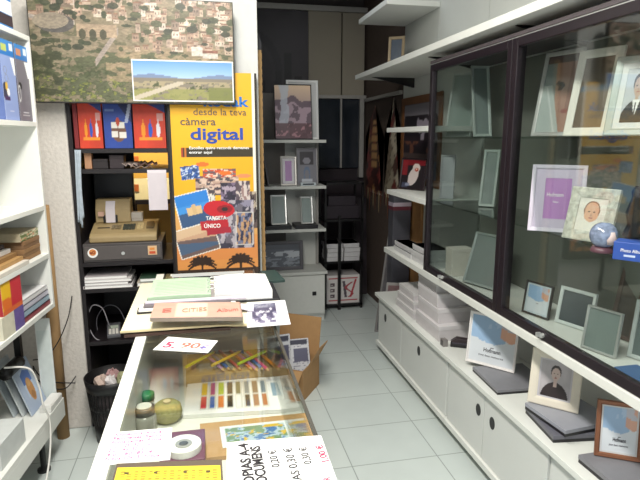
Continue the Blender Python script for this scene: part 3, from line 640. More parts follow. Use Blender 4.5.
# white books on the book shelf
for k, (h, col, lab) in enumerate(((.022, '8a3a44', 'thin dark red book lowest in stack of pale books'), (.026, '9fb4c4', 'pale blue book second from bottom on left shelf'), (.024, 'c8c6d4', 'lilac grey book third from bottom on left shelf'), (.022, 'e3e2e4', 'white book topmost of the pale books on left shelf'))):
    z0 = .813+[0, .022, .048, .072][k]
    t = thing('book', lab, 'book', None, group='pale books on the left shelf', M=LM @ Matrix.Translation((0, 0, z0)))
    x0, x1, y0, y1 = -.25, -.012-.003*k, -.31+.006*k, -.021
    MB().box(x0, x1, y0, y1, 0, .003).box(x0, x1, y0, y1, h-.0035, h-.0005).box(x1-.003, x1, y0, y1, 0, h-.0005).build('cover', mat(col, .45), t); MB().box(x0+.003, x1-.003, y0+.003, y1-.003, .003, h-.0035).build('pages', PAPER, t)
# bright packages
def bright(u, v):
    c = Canvas(u, v, 'c82f3a'); c.put(u < .45, 'e8b820'); c.put((u < .5) & (v < .5) & (fbm(u*4, v*4, 3) > .45), 'e0702a'); c.put(v < .14, 'd86a3a'); return c.c
t = thing('toy_package', 'red and yellow package standing on left book shelf', 'package', None, M=LM @ Matrix.Translation((-.006, 0, .905)))
MB().box(-.12, -.001, -.5, -.325, 0, .135).build('carton', mat('b02c38', .5), t, .001); print_sheet('printed_front', bright, (0, -.5, 0), (0, .175, 0), (0, 0, .135), 30, 24, PRINT, t)
lbox('purple_carton', 'purple carton under the red and yellow package', 'box', -.13, -.006, -.41, -.322, .813, .9045, mat('6d5c9c', .5, noise=.15))
lbox('white_carton', 'white carton on left book shelf beside the purple carton', 'box', -.14, -.006, -.52, -.412, .813, .9045, mat('d9d4c0', .5, noise=.1))
# lower deck: frames leaning in a row, white card box, black bag, cable
def sand(u, v):
    c = Canvas(u, v, 'a8b6cc'); c.rect(.26, .78, .3, .84, 'b4c4da'); c.put((u > .26) & (u < .78) & (v > .55) & (v < .84-.3*abs(u-.5)), '4d6fb4'); c.ell(.52, .42, .17, .24, 'b8834a'); c.ell(.52, .56, .1, .08, 'c8995c'); c.ell(.53, .3, .1, .08, '9a6c3c'); return c.c
for k, (fx, hgt, col, lab) in enumerate(((-.075, .25, 'bfc9d4', 'front blue picture card with golden sand figure on left bottom shelf'), (-.115, .255, 'ccd2d4', 'pale card second behind sand figure on left bottom shelf'), (-.155, .26, 'c3ccd2', 'pale card third behind sand figure on left bottom shelf'))):
    Mx = LM @ Matrix.Translation((fx, -.105, .3135)) @ Matrix.Rotation(PI/2, 4, 'Z') @ Matrix.Rotation(-.32, 4, 'X')
    t = thing('picture_card', lab, 'picture card', None, group='cards leaning on the left bottom shelf', M=Mx)
    MB().box(-.085, .085, 0, .006, .002, hgt).build('card_board', mat(col, .6, noise=.03), t)
    if k == 0: print_sheet('printed_picture', sand, (-.085, -.0006, .003), (.17, 0, 0), (0, 0, hgt-.004), 50, 80, PRINT, t)
o = tag(MB().box(-.10, -.03, -.012, -.006, 0, .42).box(-.095, -.035, -.0125, -.012, .005, .36, 1).build('white_board', [mat('dfe2e0', .6), mat('d2dad8', .6)], None, .001), 'tall white board standing at the far end of left bottom shelf', 'board'); o.matrix_world = LM @ Matrix.Translation((0, 0, .3135))
o = tag(MB().box(-.055, -.002, -.16, -.014, 0, .03).box(-.05, -.006, -.155, -.018, .03, .034).build('white_card_box', mat('e4e3df', .6), None, .002), 'low white card box at the far corner of left bottom shelf', 'box'); o.matrix_world = LM @ Matrix.Translation((0, 0, .313))
q = MB(); q.tube([(-.10, -.33, .0), (-.10, -.30, .0), (-.10, -.21, .0), (-.10, -.18, -.0)], .03, 10)
o = tag(q.build('black_pouch', BLACK, None, 0, True), 'small black pouch lying on the pale picture cards at left', 'pouch'); o.matrix_world = LM @ Matrix.Translation((-.06, .1, .545))
cable('long white cable hanging over front of left bottom shelf', [tuple(L(-.1, -.35, .63)), tuple(L(-.02, -.30, .60)), tuple(L(.0, -.27, .5)), tuple(L(.012, -.27, .40)), tuple(L(.02, -.24, .32)), tuple(L(.02, -.26, .2)), tuple(L(.02, -.34, .08)), tuple(L(.01, -.46, .006))], .0045, 'e6e3de')
lbox('stationery_carton', 'pale carton at near end of left bottom shelf', 'box', -.24, -.02, -.62, -.40, .313, .42, mat('cfd3d2', .6))

# ================================================================== COUNTER
CX0, CX1, CY0, CY1, CZ = -.252, .226, .55, 2.72, .93
ct = thing('display_counter', 'long glass-topped shop display counter in the middle', 'counter', (0, 0, 0))
MB().box(CX0+.02, CX1-.02, CY0, CY1, .08, .70).build('base_cabinet', mat('d7d6cf', .5), ct, .003)
MB().box(CX0+.04, CX1-.04, CY0+.03, CY1-.03, 0, .08).build('plinth', mat('3a3836', .6), ct)
MB().box(CX0+.006, CX1-.006, CY0+.005, CY1-.005, .7001, .72).build('display_floor', mat('dcdcd6', .5), ct)
MB().box(CX0, CX0+.036, CY0, CY1, .918, .934).box(CX0, CX0+.02, CY0, CY0+.03, .70, .918).box(CX0, CX0+.02, CY1-.03, CY1, .70, .918).build('metal_rail', mat('ecece6', .4, .1, noise=.02), ct, .002)
MB().box(CX1-.004, CX1+.004, CY0, CY1, .924, .934).box(CX1-.006, CX1, CY0, CY0+.03, .7, .924).box(CX1-.006, CX1, CY1-.03, CY1, .7, .924).build('edge_strip', mat('55524c', .4, .3, noise=.02), ct)
MB().box(CX0+.0365, CX1-.0045, CY0, CY1, .925, .933).build('glass_top', TOPGLASS, ct)
MB().box(CX1-.012, CX1-.0065, CY0+.03, CY1-.03, .7205, .9245).build('side_glass', TOPGLASS, ct)
MB().box(CX0+.022, CX0+.028, CY0+.03, CY1-.03, .7205, .9175).build('rear_panel', mat('c9cac4', .4), ct)
DF = .7205                                             # display floor height
def cz(x, y): return atZ(x, y, DF+.014)
# colour sample card
a, b, c_, d_ = cz(183, 415), cz(287, 409), cz(279, 375), cz(188, 381)
def sampler(u, v):
    c = Canvas(u, v, 'e9e7e8'); c.rect(.19, .97, .87, .93, 'c9cad2', .8)
    cols = [('e0b828', 'c8404a'), ('b03a80', '4a6ab4'), ('a8b840', 'd07a3c'), ('544a42', '3f3830'), ('7d7a60', 'e8e6e4'), ('8a9096', '584c40'), ('8f7866', 'a07860'), ('7c8690', 'b8784c')]
    for k, (p1, p2) in enumerate(cols):
        x = .16+.088*k; c.rect(x-.012, x+.062, .1, .95, 'd2cec9'); c.rect(x, x+.05, .5, .9, p1); c.rect(x, x+.05, .13, .5, p2)
    c.rect(.885, .93, .4, .8, '8ea2b4'); return c.c
sc = thing('colour_sample_card', 'white sample card with rows of coloured bars inside the counter', 'sample card', (a.x, a.y, DF))
ex = Vector((b.x-a.x, b.y-a.y, 0)); ey = Vector((d_.x-a.x, d_.y-a.y, 0))
MB().add([Vector((0,0,0)), ex, ex+ey, ey, Vector((0,0,.012)), ex+Vector((0,0,.012)), ex+ey+Vector((0,0,.012)), ey+Vector((0,0,.012))], [(0,3,2,1),(4,5,6,7),(0,1,5,4),(1,2,6,5),(2,3,7,6),(3,0,4,7)]).build('card_box', mat('e4e3e2', .6), sc, .001)
print_sheet('printed_top', sampler, (0, 0, .0135), ex, ey, 110, 24, PRINT, sc)
# coloured pencil fan: chevrons of coloured wooden rulers
pen_cols = ['c9c42a', 'b07ab0', '4f74c0', '8a8a7a', 'e0664f', 'e7c030', 'e07a3c', 'c080b8', '5a86cc', 'e05a84', 'b8cc30', 'e8943a']
for k in range(12):
    if k in (0, 5, 10): p0, p1 = atZ(186+k*5.2, 367-k*.3, DF+.072), atZ(216+k*5.2, 351-k*.1, DF+.072)
    else: p0, p1 = atZ(197+k*5.6, 351+(k % 2), DF+.053+.006*(k % 2)), atZ(219+k*5.6, 370+(k % 2), DF+.053+.006*(k % 2))
    col = pen_cols[k]
    dv = (p1-p0); Ln = dv.length; q = MB(); u_ = dv.normalized(); end = p1-u_*.018
    q.tube([p0, end], .006, 6, 0); q.tube([end, p1-u_*.004], .006, 6, 1, None, .0014); q.tube([p1-u_*.004, p1], .0014, 6, 0, None, .0003)
    nm = {'c9c42a':'olive yellow','b07ab0':'mauve','4f74c0':'blue','8a8a7a':'grey','e0664f':'coral','e7c030':'golden yellow','e07a3c':'orange','c080b8':'pale mauve','5a86cc':'mid blue','e05a84':'rose','b8cc30':'lime','e8943a':'amber'}[col]
    t = thing('coloured_pencil', '%s pencil in the fan under the counter glass' % nm, 'pencil', None, group='pencils in the counter', M=Matrix.Identity(4))
    q.build('pencil_body', [mat(col, .4), mat('c9a878', .7)], t)
tag(MB().box(atZ(186, 372, DF+.045).x, atZ(273, 372, DF+.045).x, atZ(230, 372, DF+.045).y, atZ(230, 351, DF+.045).y, DF, DF+.045).build('pencil_tray', mat('a58f6a', .6, noise=.15, scale=60), None, .002), 'tan tray holding the fan of pencils under counter glass', 'tray')
# yarn reel, jar, glue with green lid, tape roll
def place(x, y, z=DF): v = atZ(x, y, z); return v
v = place(148, 412); t = thing('glue_pot', 'small white glue pot with green lid under counter glass', 'glue pot', v)
MB().lathe([(.0, .0), (.02, .0), (.022, .004), (.022, .045), (.018, .05)], 20).build('pot', mat('dfe2dc', .4), t, 0, True); MB().lathe([(.024, .046), (.024, .066), (.02, .068)], 20).build('lid', mat('2c7a4a', .4), t, 0, True)
v = place(146, 438); t = thing('glass_jar', 'clear jar with grey screw lid near the counter rail', 'jar', v)
MB().lathe([(.03, 0), (.034, .006), (.034, .07), (.028, .08)], 24).build('jar_body', mat('8f8f86', .2, noise=.1), t, 0, True); MB().lathe([(.030, .081), (.030, .1), (.026, .102)], 24).build('lid', mat('55544f', .4), t, 0, True); MB().lathe([(.022, .1025), (.022, .104)], 20).build('lid_label', mat('c9c9c2', .5), t)
v = place(168, 420); t = thing('yarn_ball', 'olive green yarn reel beside jar under counter glass', 'yarn', v)
MB().lathe([(.03, 0), (.042, .012), (.046, .03), (.042, .05), (.03, .06)], 24).build('wound_yarn', mat('9a9662', .9, noise=.2, scale=90, bump=.6), t, 0, True); MB().lathe([(.012, .0605), (.012, .066)], 12).build('core', mat('c8b890', .7), t)
v = place(163, 446); t = thing('ribbon_box', 'yellowish striped carton lying beneath the yarn reel', 'box', (v.x+.005, v.y+.0, DF), .1)
v = place(185, 470); t2 = thing('tape_roll', 'white tape roll standing by purple box under counter glass', 'tape', (v.x, v.y, DF+.06))
MB().lathe([(.022, 0), (.046, 0), (.046, .018), (.022, .018), (.022, .001)], 28).build('tape_winding', mat('e8e6e6', .5), t2, 0, False); MB().lathe([(.012, .0), (.0215, .0), (.0215, .019), (.012, .019), (.012, .001)], 24).build('core_ring', mat('9a9a98', .6), t2)
tag(MB().box(v.x-.06, v.x+.055, v.y-.05, v.y+.10, DF, DF+.0595).build('plum_carton', mat('6d3a58', .5, noise=.12, scale=14), None, .002), 'plum coloured carton under the white tape roll', 'box')
bpy.data.objects.remove(t)
# tan cardboard mount with small picture inside the counter
z = DF+.001; a, b, d_ = atZ(203, 462, z), atZ(322, 448, z), atZ(200, 427, z)
def meadow(u, v):
    c = Canvas(u, v, 'd5dade'); c.rect(.06, .94, .1, .9, 'a9bccb'); m = (u > .06) & (u < .94) & (v > .1) & (v < .9); n = fbm(u*7, v*5, 3)
    c.put(m & (n > .5), '6f8a6a'); c.put(m & (n < .4), '4d74a8'); c.put(m & (fbm(u*9, v*9, 7) > .62), 'c9a83c'); return c.c
t = thing('picture_mount', 'tan cardboard mount with landscape picture inside the counter', 'picture mount', (a.x, a.y, DF))
ex = Vector((b.x-a.x, b.y-a.y, 0)); ey = Vector((d_.x-a.x, d_.y-a.y, 0))
MB().add([p_+Vector((0,0,h_)) for h_ in (0, .012) for p_ in (Vector((0,0,0)), ex, ex+ey, ey)], [(0,3,2,1),(4,5,6,7),(0,1,5,4),(1,2,6,5),(2,3,7,6),(3,0,4,7)]).build('mount_board', mat('b58f62', .7), t)
print_sheet('picture', meadow, ex*.17+ey*.2+Vector((0,0,.0135)), ex*.62, ey*.62, 50, 30, PRINT, t)

# things lying on the glass
GT = .9335
def sheet_on(name, label, cat, pts, z, th, m, parent=None, group=None):
    P = [atZ(x, y, z) for x, y in pts]; o = P[0].copy(); o.z = z
    t = thing(name, label, cat, o, group=group); q = [Vector((p_.x-o.x, p_.y-o.y, 0)) for p_ in P]
    MB().add([p_+Vector((0,0,h_)) for h_ in (0, th) for p_ in q], [(3,2,1,0),(4,5,6,7),(0,1,5,4),(1,2,6,5),(2,3,7,6),(3,0,4,7)]).build('sheet', m, t)
    return t, q
t, q = sheet_on('price_note', 'white slip with handwritten 5.90 euro price on the glass', 'price note', [(153, 350), (208, 353), (218, 341), (168, 337)], GT+.0002, .0012, PAPER)
ang = math.atan2(q[1].y, q[1].x); RM = Matrix.Rotation(ang, 4, 'Z')
def on_sheet(s, org, size, m, parent, rm, w=None, b=0, z=.0014): 
    return text('lettering', s, size, Matrix.Translation((org[0], org[1], z)) @ rm, m, parent, b, width=w)
o = q[0].lerp(q[1], .1).lerp(q[3].lerp(q[2], .1), .2); on_sheet('5.', o, .07, REDINK, t, RM, .04, .002)
o = q[0].lerp(q[1], .4).lerp(q[3].lerp(q[2], .4), .25); on_sheet('90', o, .065, mat('c06a5a', .7, noise=0), t, RM, .065, .0012)
o = q[0].lerp(q[1], .78).lerp(q[3].lerp(q[2], .78), .2); on_sheet('\u20ac', o, .05, mat('8a7ac8', .7, noise=0), t, RM, .028, .001)
t, q = sheet_on('price_list', 'white sheet with pink handwritten price list at counter edge', 'price list', [(96, 466), (170, 460), (172, 428), (110, 433)], GT+.0002, .001, PAPER)
ang = math.atan2(q[1].y, q[1].x); RM = Matrix.Rotation(ang, 4, 'Z')
rows = ['Ampliacions', 'Reportatges', 'Fotos carnet', '1 u.   25  30', '2 u.   45  50', '4 u.   60  85', 'Fotos 10x15']
for k in range(7):
    f = .86-.125*k; A_ = q[0].lerp(q[3], f); B_ = q[1].lerp(q[2], f); o = A_.lerp(B_, .09)
    on_sheet(rows[k]+'  '+rows[k][:6], o, .017, PINKINK, t, RM, (B_-A_).length*(.75 if k not in (3, 4) else .6), .0003)
# yellow calendar in dark frame
t, q = sheet_on('calendar_pad', 'yellow calendar pad with dark top bar on front of counter', 'calendar', [(108, 500), (224, 497), (222, 462), (117, 466)], GT+.0002, .006, mat('55483a', .6))
def cal(u, v):
    c = Canvas(u, v, 'e4c92e'); c.rect(0, 1, .92, 1, 'd8b828')
    for i in range(14):
        for j in range(9):
            if (i*7+j*5) % 11 != 3: c.rect(.04+i*.068, .04+i*.068+.042, .08+j*.09, .08+j*.09+.055, '7d6a20', .8)
    for x in (.08, .36, .64, .86): c.rect(x, x+.04, .74, .83, '463a18'); 
    return c.c
print_sheet('printed_days', cal, q[0].lerp(q[1], .02)+Vector((0,0,.0075)), (q[1]-q[0])*.96, (q[3]-q[0])*.84, 110, 60, PRINT, t)
# copies price sign
t, q = sheet_on('copy_price_sign', 'large white sign with black copy prices at counter corner', 'price sign', [(226, 520), (348, 512), (321, 436), (227, 443)], GT+.0085, .0015, PAPER)
RM = Matrix.Rotation(PI/2+.02, 4, 'Z')
def sign(s, px, py, size, m, L_, b):
    v = atZ(px, py, GT+.01)-t.location; text('lettering', s, size, Matrix.Translation((v.x, v.y-L_, .0018)) @ RM, m, t, b, width=L_)
sign('COPIAS A-4', 249, 443, .030, BLACKINK, .168, .001); sign('DOCUMENS', 261, 446, .030, BLACKINK, .15, .001)
sign('0,20 \u20ac', 276, 450, .023, BLACKINK, .062, .0003); sign('COPIAS 0,30 \u20ac', 293, 447.5, .025, BLACKINK, .18, .0003)
sign('0,30 \u20ac', 306.5, 447, .023, BLACKINK, .062, .0003); sign('1,00 \u20ac', 323, 446, .021, REDINK, .062, .0005); sign('COLOR', 330, 477, .02, REDINK, .06, .0004)

# album tray and the pile on it
A_, B_ = atZ(122, 329, .95), atZ(291, 326, .95); TY = (A_.y+B_.y)/2
tr = thing('tray_board', 'wide cream board carrying the albums on the counter', 'tray', ((A_.x+B_.x)/2, TY, GT+.0001)); w = (B_.x-A_.x)/2
q = MB(); ny = 40; top = []
prof = lambda s: .024+.006*math.exp(-((s-.28)/.1)**2)-.004*math.exp(-((s-.45)/.12)**2)
for i in range(ny):
    s0, s1 = -1+2*i/ny, -1+2*(i+1)/ny; z0 = .014-.007*math.tanh((s0-.3)*9)*.5; z1 = .014-.007*math.tanh((s1-.3)*9)*.5
    q.add([(s0*w, 0, z0), (s1*w, 0, z1), (s1*w, .006, z1), (s0*w, .006, z0), (s0*w, 0, z0+.006), (s1*w, 0, z1+.006), (s1*w, .006, z1+.006), (s0*w, .006, z0+.006)], [(0,3,2,1),(4,5,6,7),(0,1,5,4),(1,2,6,5),(2,3,7,6),(3,0,4,7)])
q.build('front_lip', mat('d6c69c', .5), tr)
MB().box(-w, w, .0062, .64, .014, .02).build('board', mat('e6dfc2', .5, noise=.03), tr, .001)
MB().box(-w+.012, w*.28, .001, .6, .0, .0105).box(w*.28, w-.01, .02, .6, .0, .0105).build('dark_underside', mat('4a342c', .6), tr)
TZ = GT+.0203
def stack(label, name, cat, x0, x1, y0, y1, z0, z1, m, group=None, rz=0.0):
    o = MB().box(-(x1-x0)/2, (x1-x0)/2, -(y1-y0)/2, (y1-y0)/2, 0, z1-z0).build(name, m, None, .0008)
    o.location = ((x0+x1)/2, (y0+y1)/2, z0); o.rotation_euler = (0, 0, rz); return tag(o, label, cat, group)
PYB = atZ(160, 299, TZ+.031).y-.015
stack('black folder lowest in the album pile on the tray', 'folder', 'folder', -.268, .06, 2.03, PYB, TZ, TZ+.008, mat('2c2a30', .5), 'folders in the album pile', .03)
stack('white paper block on black folder in the album pile', 'paper_block', 'paper', -.26, .10, 2.02, PYB, TZ+.0092, TZ+.017, PAPER, None, -.01)
stack('grey portfolio above the white paper block', 'portfolio', 'folder', -.245, .08, 2.04, PYB, TZ+.0175, TZ+.025, mat('6b6468', .5), None, .015)
stack('pale lilac folder directly under the pink album', 'folder', 'folder', -.24, .14, 2.06, PYB, TZ+.0255, TZ+.031, mat('cfc6d4', .5), 'folders in the album pile', 0.0)
# loose white sheets in front
def wavy(label, x0, x1, y0, y1, z, amp, m, rz, bands=()):
    t = thing('paper_sheet', label, 'paper', ((x0+x1)/2, (y0+y1)/2, z), rz, 'loose sheets on the tray'); q = MB(); n = 14; W2, D2 = (x1-x0)/2, (y1-y0)/2
    for i in range(n):
        s0, s1 = -W2+2*W2*i/n, -W2+2*W2*(i+1)/n; h0, h1 = amp*math.sin(i*PI/n)**2, amp*math.sin((i+1)*PI/n)**2
        q.add([(s0, -D2, h0), (s1, -D2, h1), (s1, D2, h1*.4), (s0, D2, h0*.4), (s0, -D2, h0+.001), (s1, -D2, h1+.001), (s1, D2, h1*.4+.001), (s0, D2, h0*.4+.001)], [(0,3,2,1),(4,5,6,7),(0,1,5,4),(1,2,6,5),(2,3,7,6),(3,0,4,7)])
    q.build('sheet', m, t); return t
# pink album cover
a, b, d_ = atZ(150, 318, TZ+.045), atZ(243, 317, TZ+.045), atZ(155, 303, TZ+.045)
t = thing('photo_album', 'pink and peach album with block lettering on tray pile', 'album', (a.x, a.y, TZ+.0315))
ex = Vector((b.x-a.x, b.y-a.y, 0)); ey = Vector((d_.x-a.x, d_.y-a.y, 0))
MB().add([p_+Vector((0,0,h_)) for h_ in (0, .013) for p_ in (Vector((0,0,0)), ex, ex+ey, ey)], [(0,3,2,1),(4,5,6,7),(0,1,5,4),(1,2,6,5),(2,3,7,6),(3,0,4,7)]).build('album_body', mat('8f8377', .6), t)
def pink(u, v):
    c = Canvas(u, v, 'd2a08f'); c.rect(.27, .62, 0, 1, 'dcc6b0'); c.put(u > .98, '8a7a6c'); c.speck(.05, 6); return c.c
print_sheet('printed_cover', pink, (0, 0, .0145), ex, ey, 40, 10, PRINT, t)
PINK2 = mat('b5675c', .6, noise=0)
for s_, f, wd, sz in (('E', .1, .03, .06), ('CITIES', .33, .085, .06), ('Album', .72, .075, .05)):
    o = ex*f+ey*.3; text('lettering', s_, sz, Matrix.Translation((o.x, o.y, .016)), PINK2 if s_ != 'CITIES' else mat('b08a74', .6, noise=0), t, .0004, width=wd)
# printed sheet with mauve picture, right
def bw(u, v):
    c = Canvas(u, v, 'eceaf0'); n = fbm(u*5, v*6, 6); m = (u > .12) & (u < .72) & (v > .1) & (v < .92)
    c.put(m & (n > .38), '7a7590'); c.put(m & (n > .5), '4c4764'); c.put(m & (fbm(u*12, v*9, 2) > .58), 'cfcbd8'); c.put(m & (v > .72), '6a6a80', .7); return c.c
a, b, d_ = atZ(247, 328, TZ), atZ(292, 324.5, TZ), atZ(247, 302, TZ)
t = thing('photo_sheet', 'white sheet with mauve photograph at right side of tray', 'photo sheet', (a.x, a.y, TZ+.0003))
ex = Vector((b.x-a.x-.005, b.y-a.y, 0)); ey = Vector((d_.x-a.x, d_.y-a.y, 0))*.95
print_sheet('printed_sheet', bw, (0, 0, .002), ex, ey, 46, 40, PRINT, t, .0018)
wavy('curled white sheet with violet edge at front of tray', .045, .165, 1.965, 2.05, TZ+.004, .012, mat('ded6e6', .6, noise=.05), -.1)
# ring binder open on top
BZ = TZ+.04
ya = atZ(160, 298, BZ).y; yb = atZ(160, 279, BZ).y
BYF = atZ(160, 299, TZ+.031).y; DB = max(.16, yb-BYF-.01)
bd = thing('ring_binder', 'open ring binder with green and white pages at back of counter', 'binder', (.02, BYF, TZ+.0002))
xg0, xg1, xw0, xw1 = atZ(148, 296, BZ).x-.02, atZ(211, 296, BZ).x-.02, atZ(215, 296, BZ).x-.02, atZ(275, 296, BZ).x-.02
MB().box(xg0-.012, xw1+.03, -.012, DB+.01, .0, .006).build('cover', mat('25262b', .5), bd, .001)
q = MB()
def pages(x0, x1, z1, hump, nm, m):
    q = MB(); n = 10
    for i in range(n):
        s0, s1 = x0+(x1-x0)*i/n, x0+(x1-x0)*(i+1)/n; f0, f1 = i/n, (i+1)/n
        h0, h1 = z1+hump*math.sin(f0*PI), z1+hump*math.sin(f1*PI)
        q.add([(s0, 0, .0065), (s1, 0, .0065), (s1, DB, .0065), (s0, DB, .0065), (s0, 0, h0), (s1, 0, h1), (s1, DB, h1), (s0, DB, h0)], [(0,3,2,1),(4,5,6,7),(0,1,5,4),(1,2,6,5),(2,3,7,6),(3,0,4,7)])
    return q.build(nm, m, bd)
pages(xg0, xg1, .038, .004, 'green_pages', mat('b9d3b4', .6, noise=.05)); pages(xw0, xw1, .042, .006, 'white_pages', PAPER)
xm = (xg1+xw0)/2
MB().box(xm-.012, xm+.012, 0, DB, .0062, .012).build('spine_plate', SILVER, bd)
for y in (.03, .09, .15, .21): MB().tube([(xm+.02*math.cos(a_), y, .034+.02*math.sin(a_)) for a_ in [PI*k/10 for k in range(11)]], .0022, 6).build('ring', SILVER, bd)
for k in range(9): MB().box(xg0+.02, xg1-.02, .02+k*.023, .021+k*.023, .0430, .0434).build('ruled_line', mat('8fb08c', .6, noise=0), bd)
stack('dark green folder at back right of the album pile', 'folder', 'folder', .255, .33, 2.36, 2.56, TZ+.0002, TZ+.012, mat('2f4440', .5), 'folders in the album pile', .1)
# thin panel picture standing at the counter's back edge
v0, v1 = atY(171, 281, 2.63), atY(244, 272, 2.63)
t = thing('panorama_card', 'narrow landscape card propped behind the binder below poster', 'picture card', ((v0.x+v1.x)/2, 2.615, TZ+.0002)); w = (v1.x-v0.x)/2
MB().box(-w, w, .001, .008, 0, v1.z-TZ).build('card_board', PAPER, t)
def strip(u, v):
    c = Canvas(u, v, 'c2c3bc'); c.put(v < .7, '8f8c80'); c.put((v > .75) & (fbm(u*9, v*2, 2) > .5), '5d5a52'); return c.c
print_sheet('printed_picture', strip, (-w+.006, 0, .002), (2*w-.012, 0, 0), (0, 0, v1.z-TZ-.008), 40, 16, PRINT, t)

# cardboard box with newspapers, on the floor beside the counter
BYAW = math.atan2(.209, .138); BM = Matrix.Translation((.54, 3.041, 0)) @ Matrix.Rotation(BYAW, 4, 'Z')   # local x along the near right side, y to the rear left
cb = thing('cardboard_box', 'open brown cardboard box on the floor beside the counter', 'cardboard box', None, M=BM)
bl_, bw_, bh = .27, .30, .20
q = MB(); q.box(0, bl_, 0, bw_, 0, .006); q.box(0, bl_, 0, .005, .006, bh); q.box(0, bl_, bw_-.005, bw_, .006, bh); q.box(0, .005, .005, bw_-.005, .006, bh); q.box(bl_-.005, bl_, .005, bw_-.005, .006, bh); q.build('box_body', CARD, cb)
MB().box(0, .005, .004, bw_-.004, 0, .25, 0, Matrix.Translation((bl_-.005, 0, bh)) @ Matrix.Rotation(.22, 4, 'Y')).build('flap', CARD, cb)
MB().box(.004, bl_-.004, 0, .005, 0, .27, 0, Matrix.Translation((0, bw_-.005, bh)) @ Matrix.Rotation(-.25, 4, 'X')).build('flap', CARD, cb)
MB().box(.10, bl_-.004, -.005, 0, 0, .13, 0, Matrix.Translation((0, .005, bh)) @ Matrix.Rotation(.5, 4, 'X')).build('flap', CARD, cb)
MB().box(-.005, 0, .004, bw_-.004, 0, .12, 0, Matrix.Translation((.005, 0, bh)) @ Matrix.Rotation(-2.2, 4, 'Y')).build('flap', CARD, cb)
def news(u, v):
    c = Canvas(u, v, 'c9cad0'); r = np.floor(v*22); cl = np.floor(u*3)
    c.put((np.mod(v*22, 1) < .5) & (np.mod(u*3, 1) < .9) & (fbm(u*20, r, 2, 1) > .3), '77788a'); c.rect(.05, .95, .88, .97, '3a3a4a'); c.rect(.38, .95, .5, .8, '5a5a70'); return c.c
for k, (x, y, rz, tx, hh_, lab) in enumerate(((.135, .085, -.95, -.38, .30, 'folded newspaper leaning at right in cardboard box'), (.09, .205, -.85, -.12, .33, 'crumpled newspaper at left in cardboard box'), (.19, .235, -.5, -.03, .24, 'newspaper standing at back in cardboard box'))):
    t = thing('newspaper', lab, 'newspaper', None, group='newspapers in the cardboard box', M=BM @ Matrix.Translation((x, y, .03)) @ Matrix.Rotation(rz, 4, 'Z') @ Matrix.Rotation(tx, 4, 'X'))
    MB().box(-.085, .085, .001, .012, 0, hh_).build('folded_pages', mat('c4c4ca', .8), t); print_sheet('printed_page', news, (-.085, 0, 0), (.17, 0, 0), (0, 0, hh_), 40, 60, PRINT, t)

# ================================================================== ALCOVE
AY = 4.5
au = thing('alcove_shelving', 'white shelving with cupboard below at the alcove back', 'shelving', (0, 0, 0))
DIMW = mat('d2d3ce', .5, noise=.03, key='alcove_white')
AX0, AX1 = .31, 1.0
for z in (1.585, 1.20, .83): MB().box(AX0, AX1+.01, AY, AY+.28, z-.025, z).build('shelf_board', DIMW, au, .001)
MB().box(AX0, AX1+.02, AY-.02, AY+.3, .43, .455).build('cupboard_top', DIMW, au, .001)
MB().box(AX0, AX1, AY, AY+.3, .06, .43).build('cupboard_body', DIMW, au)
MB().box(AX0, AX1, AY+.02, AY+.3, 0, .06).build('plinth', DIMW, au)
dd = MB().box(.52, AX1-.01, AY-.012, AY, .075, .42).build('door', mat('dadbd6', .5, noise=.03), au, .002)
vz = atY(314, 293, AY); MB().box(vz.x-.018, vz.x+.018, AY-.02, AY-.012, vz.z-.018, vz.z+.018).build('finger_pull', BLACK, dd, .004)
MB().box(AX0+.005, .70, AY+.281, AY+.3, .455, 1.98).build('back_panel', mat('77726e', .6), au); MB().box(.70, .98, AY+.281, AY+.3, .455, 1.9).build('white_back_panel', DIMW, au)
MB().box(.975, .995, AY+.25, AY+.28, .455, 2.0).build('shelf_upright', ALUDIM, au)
def fy(px, Y, z): 
    v = atY(px, 200, Y); return Vector((v.x, Y, z))
A = lambda px, dy, z: fy(px, AY+dy, z)
frame_at('framed_picture', 'black edged mountain lake sunset picture on top alcove shelf', A(276, .06, 1.5855), A(313, .06, 1.5855), 84, 8, border=.008, fm=BLACK, painter=sunset_lake, easel=False, group=None, res=(50, 50))
q0, q1 = A(288, .17, 1.586), A(319, .17, 1.586)
t = make_frame('canvas_board', 'blank white canvas board behind the sunset picture', q0, q1, .5, 5, border=.02, fm=PAPER, painter=flat_print('d4d3d2', .02), res=(4, 4), cat='canvas', easel=False)
frame_at('framed_picture', 'silver frame with lilac sample picture on middle alcove shelf', A(281, .04, 1.2005), A(297, .03, 1.2005), 156.5, 10, border=.018, fm=mat('b0aca8', .35, .4), painter=purple_sample, mat_board=.022, board='e6e2e8')
def heart(u, v):
    c = Canvas(u, v, '8a8890'); c.rect(.12, .88, .55, .93, '4c474c'); c.ell(.5, .66, .2, .1, '9a96a0'); c.put((abs(np.hypot((u-.5)*1.3, v-.25)-.2) < .045) & (v > .12), '70809c'); c.rect(.2, .8, .05, .12, 'd0d4dc'); return c.c
frame_at('framed_picture', 'grey double picture frame with round ornament on middle alcove shelf', A(297, .1, 1.2005), A(318, .1, 1.2005), 148, 8, border=.012, fm=mat('8d8a8c', .4, .3), painter=heart)
t = make_frame('framed_picture', 'large dark frame seen edge-on at left of middle alcove shelf', A(270, .02, 1.2005), A(268, .2, 1.2005), .37, 8, border=.02, fm=mat('5a5658', .4), painter=flat_print('39353a'), res=(4, 4))
tag(MB().box(A(301, .03, 0).x, A(316, .03, 0).x, AY+.03, AY+.075, 1.2005, 1.225).box(A(303, .03, 0).x, A(314, .03, 0).x, AY+.028, AY+.03, 1.207, 1.219, 1).build('small_box', [mat('d4dde2', .4), mat('2a3038', .4)], None, .003), 'small pale blue and black box before the double frame', 'box')
